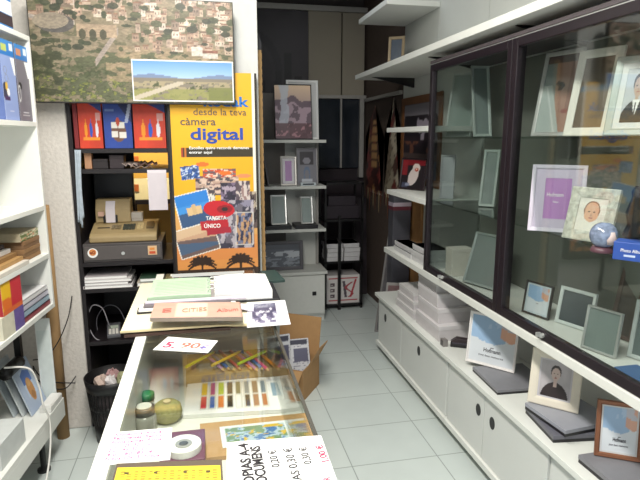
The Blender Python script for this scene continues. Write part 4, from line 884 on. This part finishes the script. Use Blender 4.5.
for k, (a, b, ty, lab) in enumerate(((269, 287, 195.5, 'larger silver frame with grey picture on lowest alcove shelf'), (299, 313.5, 197, 'smaller silver frame with grey picture on lowest alcove shelf'))):
    tag(MB().box(A(a-4, .03, 0).x, A(b+4, .03, 0).x, AY+.012, AY+.2, .8305, .862).box(A(a-4, .03, 0).x-.002, A(b+4, .03, 0).x+.002, AY+.01, AY+.202, .85, .864).build('frame_carton', mat('232126', .4), None, .001), 'flat black frame carton under the %s silver frame' % ('larger' if k == 0 else 'smaller'), 'box', 'black cartons on the lowest alcove shelf')
    frame_at('framed_picture', lab, A(a+2, .05, .865), A(b, .05, .865), ty, 14, border=.015, fm=SILVER, painter=flat_print('8f9c9a', .06, 3), res=(6, 8))
frame_at('framed_picture', 'wide dark framed black and white seascape on alcove cupboard', A(254, .08, .4555), A(303, .08, .4555), 242.5, 6, border=.03, fm=mat('56545a', .4, noise=.05), painter=night_sea, res=(60, 30))

# black rack with paper stock
RX0, RX1, RY0, RY1 = 1.06, 1.43, 4.78, 5.06
rk = thing('metal_rack', 'black metal rack standing in the dark back corner', 'rack', (0, 0, 0))
for x in (RX0, RX1-.02):
    for y in (RY0, RY1-.02): MB().box(x, x+.02, y, y+.02, 0, 1.2).build('post', BLACK, rk)
MB().box(1.185, 1.212, RY0-.021, RY0-.001, .0, .9).build('post', BLACK, rk)
for z in (.05, .465, .86, 1.2): MB().box(RX0-.002, RX1+.002, RY0, RY1, z-.02, z).build('shelf_board', BLACK, rk)
tag(MB().box(RX0+.03, RX1-.03, RY0+.05, RY1-.05, .861, .98).box(RX0+.05, RX1-.06, RY0+.06, RY1-.06, .98, 1.07).build('dark_case', mat('2b222b', .6, noise=.2), None, .004), 'dark case on the upper deck of the black rack', 'case')
for i in range(2):
    for j in range(4):
        x0 = RX0+.026+i*.162-(.004 if j == 3 else 0)+.003*((j*7+i*3) % 3); tag(MB().box(x0, x0+.15, RY0+.01, RY0+.24, .4655+j*.042, .505+j*.042).box(x0-.001, x0+.151, RY0+.009, RY0+.241, .488+j*.042, .505+j*.042).build('paper_ream', mat('d0ced0', .6, noise=.06), None, .001), '%s white paper pack of the %s pile on black rack' % (['lowest', 'second lowest', 'second highest', 'topmost'][j], ['left', 'right'][i]), 'paper pack', 'paper packs on the black rack')
def parcel(u, v):
    c = Canvas(u, v, 'd9d4d2'); c.rect(.06, .94, .86, .91, 'b03a44'); c.rect(.06, .94, .08, .13, 'b03a44'); 
    for k in range(3): c.rect(.1, .25, .2+k*.2, .33+k*.2, '5a4a50'); c.rect(.12, .2, .24+k*.2, .28+k*.2, 'd9d4d2')
    c.put((abs(u-.55+.12*(v-.5)) < .04) & (v > .2) & (v < .8), '5a5058'); c.put((abs(u-.68+.1*np.sin(v*14)) < .04) & (v > .2) & (v < .75), 'a84a52'); c.put((abs(u-.8-.25*(v-.5)) < .03) & (v > .2) & (v < .85), 'b03a44'); return c.c
t = thing('paper_parcel', 'white parcel with red print on bottom of black rack', 'parcel', (1.245, RY0+.02, .0505))
MB().box(-.16, .16, .002, .22, 0, .275).build('carton', mat('cfcaca', .6), t, .002); print_sheet('printed_front', parcel, (-.16, 0, 0), (.32, 0, 0), (0, 0, .275), 60, 50, PRINT, t)
# dark boards leaning at the back right
for k, (x, y, w_, h_, rz, col, lab) in enumerate(((1.53, 5.2, .15, 1.0, -.0, '3a3238', 'dark purple board leaning in back right corner beside rack'),)):
    o = MB().box(-w_/2, w_/2, 0, .02, 0, h_).build('leaning_board', mat(col, .5, noise=.15), None, .002); o.matrix_world = Matrix.Translation((x, y, .004)) @ Matrix.Rotation(rz, 4, 'Z') @ Matrix.Rotation(-.08, 4, 'X'); tag(o, lab, 'board')

# ================================================================== RIGHT SIDE
# low cabinets
WTZ = .455
for k, (y0, y1, doors, lab) in enumerate(((2.542, 3.75, ((3.26, 3.74, 3.585), (2.552, 3.255, 2.95)), 'white low cupboard at far end with two sliding doors'), (1.652, 2.538, ((2.15, 2.53, 2.2), (1.66, 2.145, 2.07)), 'middle white low cupboard with two oval pulls'), (.6, 1.648, ((1.13, 1.64, 1.55), (.61, 1.125, .8)), 'nearest white low cupboard on the right'))):
    cbn = thing('low_cupboard', lab, 'cupboard', (0, 0, 0), group='white low cupboards on the right')
    MB().box(1.262, 1.595, y0, y1, .075, WTZ-.0255).build('body', CREAM, cbn)
    MB().box(1.285, 1.58, y0, y1, 0, .075).build('plinth', mat('c8c7bf', .5), cbn)
    MB().box(1.235, 1.262, y0, y1, .055, .085).build('bottom_rail', WHITE, cbn, .001)
    for (a, b, pl) in doors:
        d = MB().box(1.250, 1.2615, a, b, .086, WTZ-.027).build('door', mat('d6d8d5', .45, noise=.02, scale=6), cbn, .0015)
        q = MB(); n = 20; vs = [(xx, pl+.0225*math.cos(2*PI*i/n), .31+.03*math.sin(2*PI*i/n)) for xx in (1.2485, 1.2505) for i in range(n)]
        q.add(vs, [tuple(range(n)), tuple(range(2*n-1, n-1, -1))]+[(i, n+i, n+(i+1) % n, (i+1) % n) for i in range(n)]); q.build('finger_pull', BLACK, d)
tag(MB().box(1.225, 1.598, .6, 3.77, WTZ-.025, WTZ).build('worktop', mat('e2e4df', .4, noise=.02, scale=6), None, .002), 'long white worktop over the low cupboards on the right', 'worktop')
LZT = .835
tag(MB().box(1.235, 1.598, .6, 3.61, LZT-.035, LZT).build('wall_shelf', mat('e2e3dd', .45, noise=.02), None, .002), 'long white shelf carrying the glass display case', 'shelf')
for z, y1, lab in ((1.245, 3.62, 'short white open shelf holding the cockatoo picture'), (1.668, 3.65, 'short white open shelf above the cockatoo picture')):
    tag(MB().box(1.25, 1.598, 2.935, y1, z-.03, z).build('wall_shelf', WHITE, None, .002), lab, 'shelf')
tag(MB().box(1.19, 1.598, .6, 4.27, 2.05, 2.085).build('wall_shelf', WHITE, None, .002), 'long high white shelf above the display case', 'shelf')
tag(MB().box(1.22, 1.598, 3.62, 4.29, 2.47, 2.505).build('wall_shelf', WHITE, None, .002), 'short topmost white shelf below the ceiling at right', 'shelf')
for y, z, lab in ((4.05, 2.0499, 'far dark bracket'), (2.99, 2.0499, 'middle dark bracket'), (2.1, 2.0499, 'near dark bracket')):
    tag(MB().prism([(1.26, z), (1.59, z-.07), (1.598, z-.07), (1.598, z)], -.01, .01, 0, Matrix(((1, 0, 0, 0), (0, 0, 1, y), (0, 1, 0, 0), (0, 0, 0, 1)))).build('shelf_bracket', BLACK), lab+' under the long high shelf', 'bracket', 'brackets under the high shelf')
# framed dark picture at far end on the high shelf
t = frame_at('framed_picture', 'dark blue picture leaning on the wall above the high shelf end', Vector((1.58, 4.8, 2.09)), Vector((1.58, 4.45, 2.09)), 26, 0, border=.03, fm=mat('8a7a60', .5), painter=flat_print('2f3540', .2, 3), res=(8, 8)) if False else None

# glass display case
DC0, DCM, DC1, DZ0, DZ1 = 2.915, 2.087, 1.05, LZT+.0005, 1.995
dc = thing('display_case', 'dark framed glass display case on the right wall', 'display case', (0, 0, 0))
fw = .036
def door(y0, y1):
    X0, X1 = 1.243, 1.272
    q = MB(); q.box(X0, X1, y0, y0-fw, DZ0, DZ1); q.box(X0, X1, y1, y1+fw, DZ0, DZ1); q.box(X0, X1, y0-fw, y1+fw, DZ1-fw, DZ1); q.box(X0, X1, y0-fw, y1+fw, DZ0, DZ0+fw)
    d = q.build('door_frame', FRAMEBLK, dc, .003)
    MB().box(X0+.011, X0+.016, y0-fw+.001, y1+fw-.001, DZ0+fw+.001, DZ1-fw-.001).build('glass_pane', GLASS, d)
    MB().box(X0+.004, X1, y0, y1, DZ1, DZ1+.005).build('top_trim', SILVER, d)
    yl = y0-.33*(y0-y1); MB().lathe([(.010, 0), (.010, .012), (.006, .014)], 14, 0, Matrix.Translation((X0-.0, yl, DZ0+fw*.6)) @ Matrix.Rotation(-PI/2, 4, 'Y')).box(X0-.03, X0-.012, yl-.004, yl+.004, DZ0+fw*.6-.003, DZ0+fw*.6+.014).build('lock', SILVER, d)
door(DC0, DCM+.002); door(DCM-.002, DC1)
MB().box(1.273, 1.595, DC0-.006, DC0, DZ0, DZ1).build('end_glass', GLASS, dc)
MB().box(1.2735, 1.30, DCM-.012, DCM+.012, DZ0, DZ1).build('centre_stile', FRAMEBLK, dc)
MB().box(1.50, 1.505, 1.3, 2.45, DZ0+.001, DZ1).build('sliding_glass_panel', GLASS, dc) if False else None
for z, lab in ((1.605, 'u'), (1.24, 'm')):
    MB().box(1.30, 1.585, DC1, DC0-.008, z-.008, z).build('glass_shelf', SHELFGLASS, dc)
MB().box(1.243, 1.596, DC1-.02, DC0, DZ1+.0055, DZ1+.02).build('roof_board', mat('50494c', .5), dc)
SU, SM, SB = 1.6055, 1.2405, LZT+.0006

# --- contents: upper glass shelf
def closeup(u, v):                            # cropped close-up of a face beside a white veil
    c = Canvas(u, v, '8d9896'); c.put(u > .42-.25*(v-.5), 'b28a7a'); c.put((u > .8) & (v > .3), '9a7468'); c.ell(.55, .62, .16, .035, '3c3030', -.15); c.ell(.56, .57, .08, .03, '5a4038'); c.ell(.9, .56, .05, .1, 'a27a6c'); c.ell(.82, .27, .12, .025, '9a5a54')
    c.put((u < .75-.75*v) & (v < .62), 'c4cecb'); c.put((abs(u-.6+.8*v) < .03) & (v < .6), 'e2e6e4'); c.put(v > .9, '6a5a56'); return c.c
CRM = mat('e6e0d6', .5, noise=.03); PGREY = mat('a9b0ac', .4, .2, noise=.04)
frame_at('framed_picture', 'silver frame with cropped portrait on upper glass shelf', onX(530, 1.425, SU), onX(567, 1.475, SU), 54, 10, border=.018, fm=mat('d5d4d2', .35, .3), painter=closeup, res=(44, 56))
frame_at('framed_picture', 'cream frame with brown picture in middle of upper glass shelf', onX(562, 1.40, SU), onX(606, 1.46, SU), 52, 12, border=.032, fm=CRM, painter=flat_print('6d5f52', .12, 3, ((.5, .62, '55606c'),)), res=(16, 24))
frame_at('framed_picture', 'grey frame with man in dark suit on upper glass shelf', onX(602, 1.35, SU), onX(662, 1.43, SU), 58, 12, border=.024, fm=PGREY, painter=portrait('b9bcc2', 'b89c8c', '4c4038', '26282e', .42, .68, .15, suit=True), mat_board=.02, board='dcdcda', res=(50, 60))
# middle glass shelf
f2 = frame_at('framed_picture', 'pale lilac frame with purple sample print on middle glass shelf', atZ(527, 231, SM), atZ(582, 235, SM), 165, 10, border=.016, fm=mat('c9c2d0', .4), painter=purple_sample, mat_board=.035, board='bdb2c6')
def flower_frame(): return mat('d2d0c4', .5, noise=.35, scale=55, bump=.8, key='embossed_white')
frame_at('framed_picture', 'embossed white frame with baby portrait on middle glass shelf', atZ(561, 238, SM), atZ(608, 246, SM), 187, 14, border=.036, fm=flower_frame(), painter=portrait('ded8cf', 'd8a98c', '8a6a52', 'e4ded4', .5, .58, .24, baby=True), res=(44, 54))
v = atZ(602, 252, SM); t = thing('snow_globe', 'snow globe paperweight with purple base before the baby frame', 'snow globe', (v.x, v.y, SM))
prof = [(.012+.0*k, 0) for k in range(1)]+[(.04*math.sin(PI*(.12+.80*k/14))+.002, .055-.042*math.cos(PI*(.12+.8*k/14))) for k in range(15)]
MB().lathe([(.034, 0), (.036, .006), (.03, .018)], 24).build('base', mat('5a3a44', .4), t, 0, True); MB().lathe(prof[1:], 28).build('globe', mat('8492ac', .12, noise=.5, scale=60, coat=.6), t, 0, True)
MB().lathe([(.012, .03), (.02, .045), (.012, .07)], 12, 0, Matrix.Translation((0, -.0395+.01, 0))).build('inner_figure', mat('c9b7b2', .5), t, 0, True)
a, b = atZ(612, 259, SM), atZ(668, 266, SM); yaw = math.atan2(b.y-a.y, b.x-a.x); t = thing('blue_box', 'blue box with small white lettering on middle glass shelf', 'box', a, yaw); wb_ = (b-a).length
MB().box(0, wb_, 0, .07, 0, .055).build('carton', mat('2c4f9e', .4), t, .002); text('lettering', 'Photo Album', .014, standing(.02, -.0006, .026), PAPER, t, 0, width=.06); MB().box(.03, .06, -.001, 0, .012, .018).build('text_line', mat('b9c4dc', .5), t)
v = onX(632, 1.52, SM); t = thing('black_figurine', 'dark slender figurine behind the blue box', 'figurine', (v.x, v.y, SM)); MB().lathe([(.03, 0), (.035, .01), (.02, .05), (.03, .09), (.014, .15), (.018, .17), (.006, .19)], 16).build('figure', mat('26262a', .4), t, 0, True)
# case floor, right half
frame_at('framed_picture', 'small dark edged frame with pale blue sample on case floor', onX(521, 1.36, SB), onX(547, 1.40, SB), 280, 8, border=.008, fm=mat('4a4644', .4), painter=beach_sample, mat_board=.008, board='c6d0d6', res=(36, 44))
frame_at('framed_picture', 'white edged frame with dark picture behind on case floor', onX(554, 1.42, SB), onX(589, 1.47, SB), 286, 10, border=.014, fm=mat('c6ccca', .4), painter=flat_print('3b4448', .12, 3), res=(6, 8))
frame_at('framed_picture', 'thin silver frame with grey sheet on case floor', onX(580, 1.34, SB), onX(614, 1.38, SB), 305, 8, border=.008, fm=SILVER, painter=flat_print('76827f', .05, 3), res=(6, 8))
frame_at('framed_picture', 'tall brown frame at the back of the case floor', onX(606, 1.53, SB), onX(630, 1.55, SB), 268, 12, border=.016, fm=mat('5b4a42', .5), painter=flat_print('4a4440', .1, 3), res=(6, 8))
frame_at('framed_picture', 'white edged frame at right end of case floor in view', onX(626, 1.44, SB), onX(660, 1.48, SB), 300, 8, border=.014, fm=mat('b9bfbd', .4), painter=flat_print('5f6a6a', .08, 3), res=(6, 8))
tag(MB().box(1.285, 1.37, 1.2, 1.42, SB, SB+.03).box(1.284, 1.371, 1.199, 1.421, SB+.012, SB+.031).build('blue_carton', mat('4a6c9c', .5), None, .002), 'flat blue carton near the glass at right of case floor', 'box')
# left half of the case
frame_at('framed_picture', 'white backed frame on upper glass shelf nearest the open shelves', onX(444, 1.42, SU), onX(470, 1.52, SU), 74, 12, border=.014, fm=mat('c9d0cc', .4), painter=flat_print('a9b5b0', .04, 3), res=(6, 8))
frame_at('framed_picture', 'pale tall frame on upper glass shelf next to centre stile', onX(474, 1.40, SU), onX(492, 1.50, SU), 66, 12, border=.014, fm=mat('aab4b0', .4), painter=flat_print('7e8a88', .06, 3), res=(6, 8))
q = onX(434, 1.36, 1.2455); q2 = onX(447, 1.40, 1.2455)
frame_at('white_card', 'plain white card standing on the short open shelf end', Vector((1.36, 2.99, 1.2455)), Vector((1.43, 2.945, 1.2455)), 155, 4, border=.01, fm=mat('d8d6dc', .6), painter=flat_print('d9d7de', .02), res=(4, 4), cat='card', easel=False)
a, b = onX(431, 1.34, SB), onX(449, 1.42, SB)
tag(MB().box(1.33, 1.45, 2.72, 2.80, SB, SB+.155).box(1.328, 1.452, 2.718, 2.802, SB+.135, SB+.157).build('gift_carton', mat('d3d0c6', .6), None, .002), 'white gift carton on the case floor at its left end', 'box')
frame_at('framed_picture', 'thick glass fronted frame on case floor near centre stile', onX(462, 1.33, SB), onX(493, 1.40, SB), 233, 18, border=.012, fm=mat('aab2b0', .3, .3), painter=flat_print('7d8684', .06, 3), depth=.03, res=(6, 8))
frame_at('framed_picture', 'greenish pale frame on middle glass shelf near centre stile', onX(478, 1.42, SM), onX(494, 1.48, SM), 150, 12, border=.014, fm=mat('9fa8a4', .4), painter=flat_print('6d7876', .06, 3), res=(6, 8))

# open shelves left of the case
def cockatoo(u, v):
    c = Canvas(u, v, '2a2428'); c.put((v > .8), '7a2028'); c.put((u < .25) & (v > .45), '8a2a30', .9); c.ell(.62, .72, .16, .16, 'd8c8c2'); c.ell(.52, .42, .2, .34, 'cfc2c0', -.35); c.ell(.64, .66, .08, .07, 'b04a3a'); c.ell(.63, .68, .03, .03, 'e0c0b0'); c.rect(.05, .3, 0, .2, '4a4c60'); c.ell(.3, .12, .1, .06, '8a90a8'); return c.c
frame_at('framed_picture', 'dark frame with white cockatoo picture on short open shelf', onX(398, 1.34, 1.2455), onX(423, 1.44, 1.2455), 158, 8, border=.012, fm=mat('2c2226', .4), painter=cockatoo, res=(44, 50))
def wood_pic(u, v):
    c = Canvas(u, v, '3a3036'); c.rect(0, 1, .8, 1, '8f8a92'); c.rect(.02, .98, .55, .84, '2c272c'); c.put((u > .4) & (v > .5) & (v < .86) & (fbm(u*9, v*7, 2) > .5), 'b4aab8'); c.put((v < .5) & (fbm(u*8, v*8, 5) > .55), '8a5a48'); c.put(v < .25, '5c6488'); c.put((v < .33) & (v > .25), '6a5a58'); return c.c
make_frame('framed_picture', 'orange brown wooden framed picture hung on the wall behind the cockatoo', Vector((1.583, 4.27, 1.25)), Vector((1.583, 3.5, 1.25)), .66, 0, border=.055, fm=mat('7d5230', .5, noise=.15, scale=12), painter=wood_pic, res=(50, 60), easel=False)
tag(MB().box(1.575, 1.5985, 3.775, 4.27, .0005, 1.215).build('cardboard_sheet', mat('a87a4c', .8, noise=.05), None, .002), 'tall brown cardboard sheet against the wall beyond the low cupboards', 'cardboard')
t = thing('dark_case', 'tall dark grey case with pale and red stripes beyond the low cupboards', 'case', (1.47, 3.97, .0005), 0)
MB().box(-.06, .085, -.05, .06, 0, 1.16).build('body', mat('4a4a52', .5), t, .004); MB().box(-.061, .086, -.051, .061, 1.08, 1.11).build('pale_stripe', mat('b4a8b4', .5), t); MB().box(-.061, .086, -.051, .061, 1.05, 1.079).build('red_stripe', mat('6a2e3a', .5), t)
for k, (x0, x1, y0, y1, n, lab) in enumerate(((1.27, 1.38, 3.18, 3.5, 2, 'far'), (1.27, 1.41, 2.93, 3.17, 3, 'near'))):
    for j in range(n):
        dz_ = .036 if k else .034
        tag(MB().box(x0+.006*((j*5+k) % 2), x1, y0+.004*(j % 2), y1, LZT+.0005+j*dz_, LZT+.0005+(j+1)*dz_-.0006).box(x0+.006*((j*5+k) % 2)-.001, x1+.001, y0-.001+.004*(j % 2), y1+.001, LZT+.0005+j*dz_+dz_*.45, LZT+.0005+(j+1)*dz_-.0006).build('flat_box', mat('d0cfd0', .6, noise=.05), None, .001), '%s flat white box of the %s pile under the open shelf' % (['lowest', 'middle' if n == 3 else 'upper', 'topmost'][j], lab), 'box', 'flat white boxes under the open shelf')

# boxes on the worktop under the shelf
st = [(1.27, 1.59, 2.72, 3.06, .09), (1.285, 1.59, 2.77, 3.07, .085), (1.29, 1.59, 2.80, 3.09, .08), (1.295, 1.59, 2.83, 3.10, .06)]
z = WTZ+.0005
WB = mat('cfcacc', .6, noise=.04, key='white_carton')
for k, (x0, x1, y0, y1, h) in enumerate(st):
    t = thing('frame_box', ['lowest wide white frame box', 'second wide white frame box', 'third wide white frame box', 'topmost wide white frame box'][k]+' of the stack on worktop', 'box', (0, 0, z), group='wide white frame boxes on the worktop')
    MB().box(x0, x1, y0, y1, 0, h-.024).build('tray', WB, t, .0015); MB().box(x0-.002, x1+.002, y0-.002, y1+.002, h-.024, h-.0006).build('lid', mat('d8d4d6', .6, noise=.03), t, .0015); z += h
for j in range(3):
    z0 = WTZ+.0005+j*.052
    t = thing('frame_box', ['lowest', 'middle', 'topmost'][j]+' upright white box of the far stack on worktop', 'box', (0, 0, z0), group='small white boxes on the worktop')
    MB().box(1.275+.01*j, 1.45, 3.11+.03*j, 3.44, 0, .034).build('tray', WB, t, .001); MB().box(1.273+.01*j, 1.452, 3.108+.03*j, 3.442, .0342, .0514).build('lid', mat('d9d6d6', .6, noise=.03), t, .001)
pv = atZ(435, 329, WTZ); 
a = onX(447, 1.34, WTZ); 
tag(MB().box(1.262, 1.29, 2.64, 2.68, WTZ+.0005, WTZ+.04).box(1.2615, 1.262, 2.645, 2.675, WTZ+.006, WTZ+.034, 1).build('small_tin', [mat('8f8a88', .4, .3), mat('4a4648', .4)], None, .002), 'small grey tin at front edge of worktop by the boxes', 'tin')
t = thing('hole_punch', 'black stapler-like hole punch lying on worktop beside boxes', 'hole punch', (1.385, 2.62, WTZ+.0005), -.5)
MB().box(-.08, .08, -.028, .028, 0, .018).build('base', BLACK, t, .003); MB().prism([(-.08, .026), (.08, .026), (.08, .042), (-.05, .05)], -.022, .022, 0, Matrix(((1,0,0,0),(0,0,1,0),(0,1,0,0),(0,0,0,1)))).build('lever', mat('2f2226', .4), t, .003); MB().box(-.07, .07, -.02, .02, .018, .0262).build('hinge_block', mat('55505a', .4, .4), t)
# black flat boxes with frames on the worktop
def slab(label, a, b, depth, h, z, m, group='black flat boxes on the worktop'):
    a, b = Vector(a), Vector(b); yaw = math.atan2(b.y-a.y, b.x-a.x); w_ = (b-a).length
    t = thing('frame_carton', label, 'box', (a.x, a.y, z), yaw, group)
    MB().box(0, w_, 0, depth, 0, h*.5).build('tray', mat('25232a', .4), t, .001); MB().box(-.001, w_+.001, -.001, depth+.001, h*.5, h).build('lid', m, t, .001); return t, yaw
z0 = WTZ+.0005; BK = mat('3a3a44', .4, noise=.05); GB = mat('9a9ca6', .4, noise=.05)
a, b = atZ(458, 362, z0+.02), atZ(486, 379, z0+.02)
c1, c2 = atZ(479, 380.5, z0), atZ(532, 380, z0)
def wbox(label, y0, y1, x0, x1, z, h, rz, m): 
    t = thing('frame_carton', label, 'box', ((x0+x1)/2, (y0+y1)/2, z), rz, 'flat frame cartons on the worktop'); W2, D2 = (x1-x0)/2, (y1-y0)/2
    MB().box(-W2, W2, -D2, D2, 0, h*.45).build('tray', mat('1f1d22', .4), t, .001); MB().box(-W2-.001, W2+.001, -D2-.001, D2+.001, h*.45, h-.0005).build('lid', m, t, .001); return t
wbox('flat black carton under the white edged sample frame', 2.05, 2.31, 1.265, 1.53, z0, .024, -.05, mat('808086', .35, noise=.05))
BL, BR = atZ(465, 361, z0+.024), atZ(514, 374, z0+.024)
f1 = frame_at('framed_picture', 'white edged frame with blue and orange sample on worktop', BL, BR, 311, 9, border=.008, fm=mat('e8e4e2', .4), painter=beach_sample, mat_board=.006, board='e4e2e2', res=(50, 50))
wbox('lower flat black carton under the cream frame', 1.64, 1.87, 1.275, 1.53, z0, .03, -.12, mat('6a6a74', .35, noise=.05))
wbox('upper grey blue carton directly under the cream frame', 1.65, 1.88, 1.285, 1.53, z0+.03, .028, .10, GB)
BL, BR = atZ(527, 402, z0+.058), atZ(578, 415, z0+.058)
frame_at('framed_picture', 'cream wide bordered frame with pensive woman portrait on worktop', BL, BR, 348, 10, border=.034, fm=mat('e0d8c8', .45, noise=.03), painter=portrait('b4aeb2', 'cbb4ac', '3a3234', '2e2226', .5, .66, .15), mat_board=.006, board='c4c0c6', res=(46, 56))
wbox('flat black carton under the copper frame', 1.30, 1.53, 1.275, 1.53, z0, .03, .02, mat('808086', .35, noise=.05))
BL, BR = atZ(594, 456, z0+.03), atZ(642, 464, z0+.03)
f3 = frame_at('framed_picture', 'copper brown frame with blue sample nearest on worktop', BL, BR, 400, 9, border=.016, fm=mat('8a5a40', .35, .3, noise=.05), painter=beach_sample, mat_board=.006, board='d0cfd0', res=(50, 50))
o = [c for c in f2.children if c.name.startswith('photo_print')][0]; xs = [v.co.x for v in o.data.vertices]; zs = [v.co.z for v in o.data.vertices]; W_, H_ = max(xs)-min(xs), max(zs)-min(zs)
text('lettering', 'Hofmann', H_*.13, standing(min(xs)+W_*.1, .0062, min(zs)+H_*.55), PAPER, f2, 0, width=W_*.6); text('lettering', 'fotos', H_*.07, standing(min(xs)+W_*.35, .0062, min(zs)+H_*.4), PAPER, f2, 0, width=W_*.2)
for f, in ((f1,), (f3,)):                               # sample sheet lettering
    o = [c for c in f.children if c.name.startswith('photo_print')][0]; xs = [v.co.x for v in o.data.vertices]; zs = [v.co.z for v in o.data.vertices]; W_, H_ = max(xs)-min(xs), max(zs)-min(zs)
    text('lettering', 'Hofmann', H_*.12, standing(min(xs)+W_*.32, .0062, min(zs)+H_*.24), BLACKINK, f, .0003, width=W_*.38); text('lettering', 'your best memories', H_*.06, standing(min(xs)+W_*.22, .0062, min(zs)+H_*.14), mat('55505a', .6, noise=0), f, 0, width=W_*.56)

# leather wall hangings at the far right
def hang(u, v):                              # harlequin patchwork of brown, dark red and tan leather diamonds
    c = Canvas(u, v, '6a3c2e'); p_, q_ = np.floor(u*3+v*5), np.floor(u*3-v*5+40); h = hsh(p_, q_, 3)
    for lo, hi, col in ((0, .3, '4a2622'), (.3, .5, '8a3a34'), (.5, .62, '9c7048'), (.62, .75, '2e1c1c')): c.put((h >= lo) & (h < hi), col)
    c.put(((np.mod(u*3+v*5, 1) < .06) | (np.mod(u*3-v*5+40, 1) < .06)), '2a1a18'); c.put((abs(u-.5) < .13) & (np.mod(v*10, 1) < .6) & (v > .3) & (v < .85), 'd0a068'); return c.c
def hang2(u, v):
    c = Canvas(u, v, 'b0a48e'); p_, q_ = np.floor(u*3+v*5), np.floor(u*3-v*5+40); h = hsh(p_, q_, 9)
    for lo, hi, col in ((0, .25, '8a7a68'), (.25, .4, '7a3c36'), (.4, .6, 'cbbfaa'), (.6, .7, '5c4038')): c.put((h >= lo) & (h < hi), col)
    c.put(((np.mod(u*3+v*5, 1) < .06) | (np.mod(u*3-v*5+40, 1) < .06)), '4a3a32'); return c.c
def hanging(label, ya, yb, z1, z0, painter):
    t = thing('leather_wall_hanging', label, 'wall hanging', (1.612, (ya+yb)/2, z1), 0, 'pointed wall hangings'); w_ = abs(ya-yb)/2; H_ = z1-z0
    q = MB(); pts = [(0, 0), (-w_, -H_*.28), (-w_*.9, -H_*.6), (-w_*.5, -H_*.8), (-w_*.3, -H_*.66), (0, -H_*.95), (w_*.3, -H_*.66), (w_*.5, -H_*.82), (w_*.9, -H_*.6), (w_, -H_*.28)]
    n = 24; rows = []
    # cloth body as a grid that follows the pointed outline
    def half(f):
        if f < .28: return w_*f/.28
        return w_*(1-.12*(f-.28)/.5)
    vs, col = [], []; nu, nv = 16, 40
    o = print_sheet('cloth', painter, (-.004, w_, -H_*.78), (0, -2*w_, 0), (0, 0, H_*.78), nu, nv, PRINT, t, .003)
    for v_ in o.data.vertices:
        f = -v_.co.z/H_; v_.co.y *= max(.03, half(f)/w_)
        if v_.co.x > -.0045 and f > .7: v_.co.z += .06*math.sin(v_.co.y/w_*9)*1.0*(f-.7)/.08*.3
    for k in range(9):
        y_ = -w_*.8+1.6*w_*k/8; MB().tube([(-.005, y_, -H_*.76), (-.006, y_*1.02, -H_*(.9+.08*math.sin(k*2.3)))], .006, 6, 0, None, .002).build('tassel', mat(['6a3f2c', '8f7a5c', '4a2220'][k % 3], .9), t)
hanging('dark brown pointed wall hanging with tan spots near back corner', 5.34, 4.76, 1.90, .86, hang)
hanging('pale pointed wall hanging with brown chevrons beside open shelves', 4.755, 4.30, 1.94, .85, hang2)
tag(MB().box(1.57, 1.60, 4.29, 5.3, 1.95, 1.98).build('hanging_rail', ALUDIM, None, .002), 'pale rail above the pointed wall hangings', 'rail')
# grey panels leaning at the far end of the cupboards
for k, (x, y, w_, h_, col, edge, lab, ry) in enumerate(((1.345, 4.12, .2, 1.0, '6b686b', '8f8c8b', 'tall grey panel leaning to the right beyond the cupboards', .13), (1.30, 3.84, .22, .5, '8a6f70', 'a9a6a4', 'short reddish panel with grey edge leaning at the cupboard end', .10))):
    t = MB().box(0, w_, 0, .012, 0, h_).box(.012, w_-.012, -.002, 0, .02, h_-.02, 1).build('leaning_board', [mat(edge, .5), mat(col, .35, noise=.15)], None, .001); t.matrix_world = Matrix.Translation((x, y, .002)) @ Matrix.Rotation(ry, 4, 'Y') @ Matrix.Rotation(-.02, 4, 'X'); tag(t, lab, 'board')
make_frame('framed_picture', 'small tan framed blue picture standing at far end of high shelf', onX(387, 1.36, 2.086), onX(403, 1.46, 2.086), .25, 6, border=.02, fm=mat('a08d70', .5), painter=flat_print('3d4a5c', .15, 3), res=(8, 8))
# added rear board in the display case; grey olive stands in for dark reflections
tag(MB().box(1.586, 1.5985, 1.06, 2.90, LZT+.0005, 1.99).build('dark_reflection_board', mat('73756e', .5, noise=.06, scale=4), None), 'added grey olive board painting in dark reflections at the back of the display case', 'board')
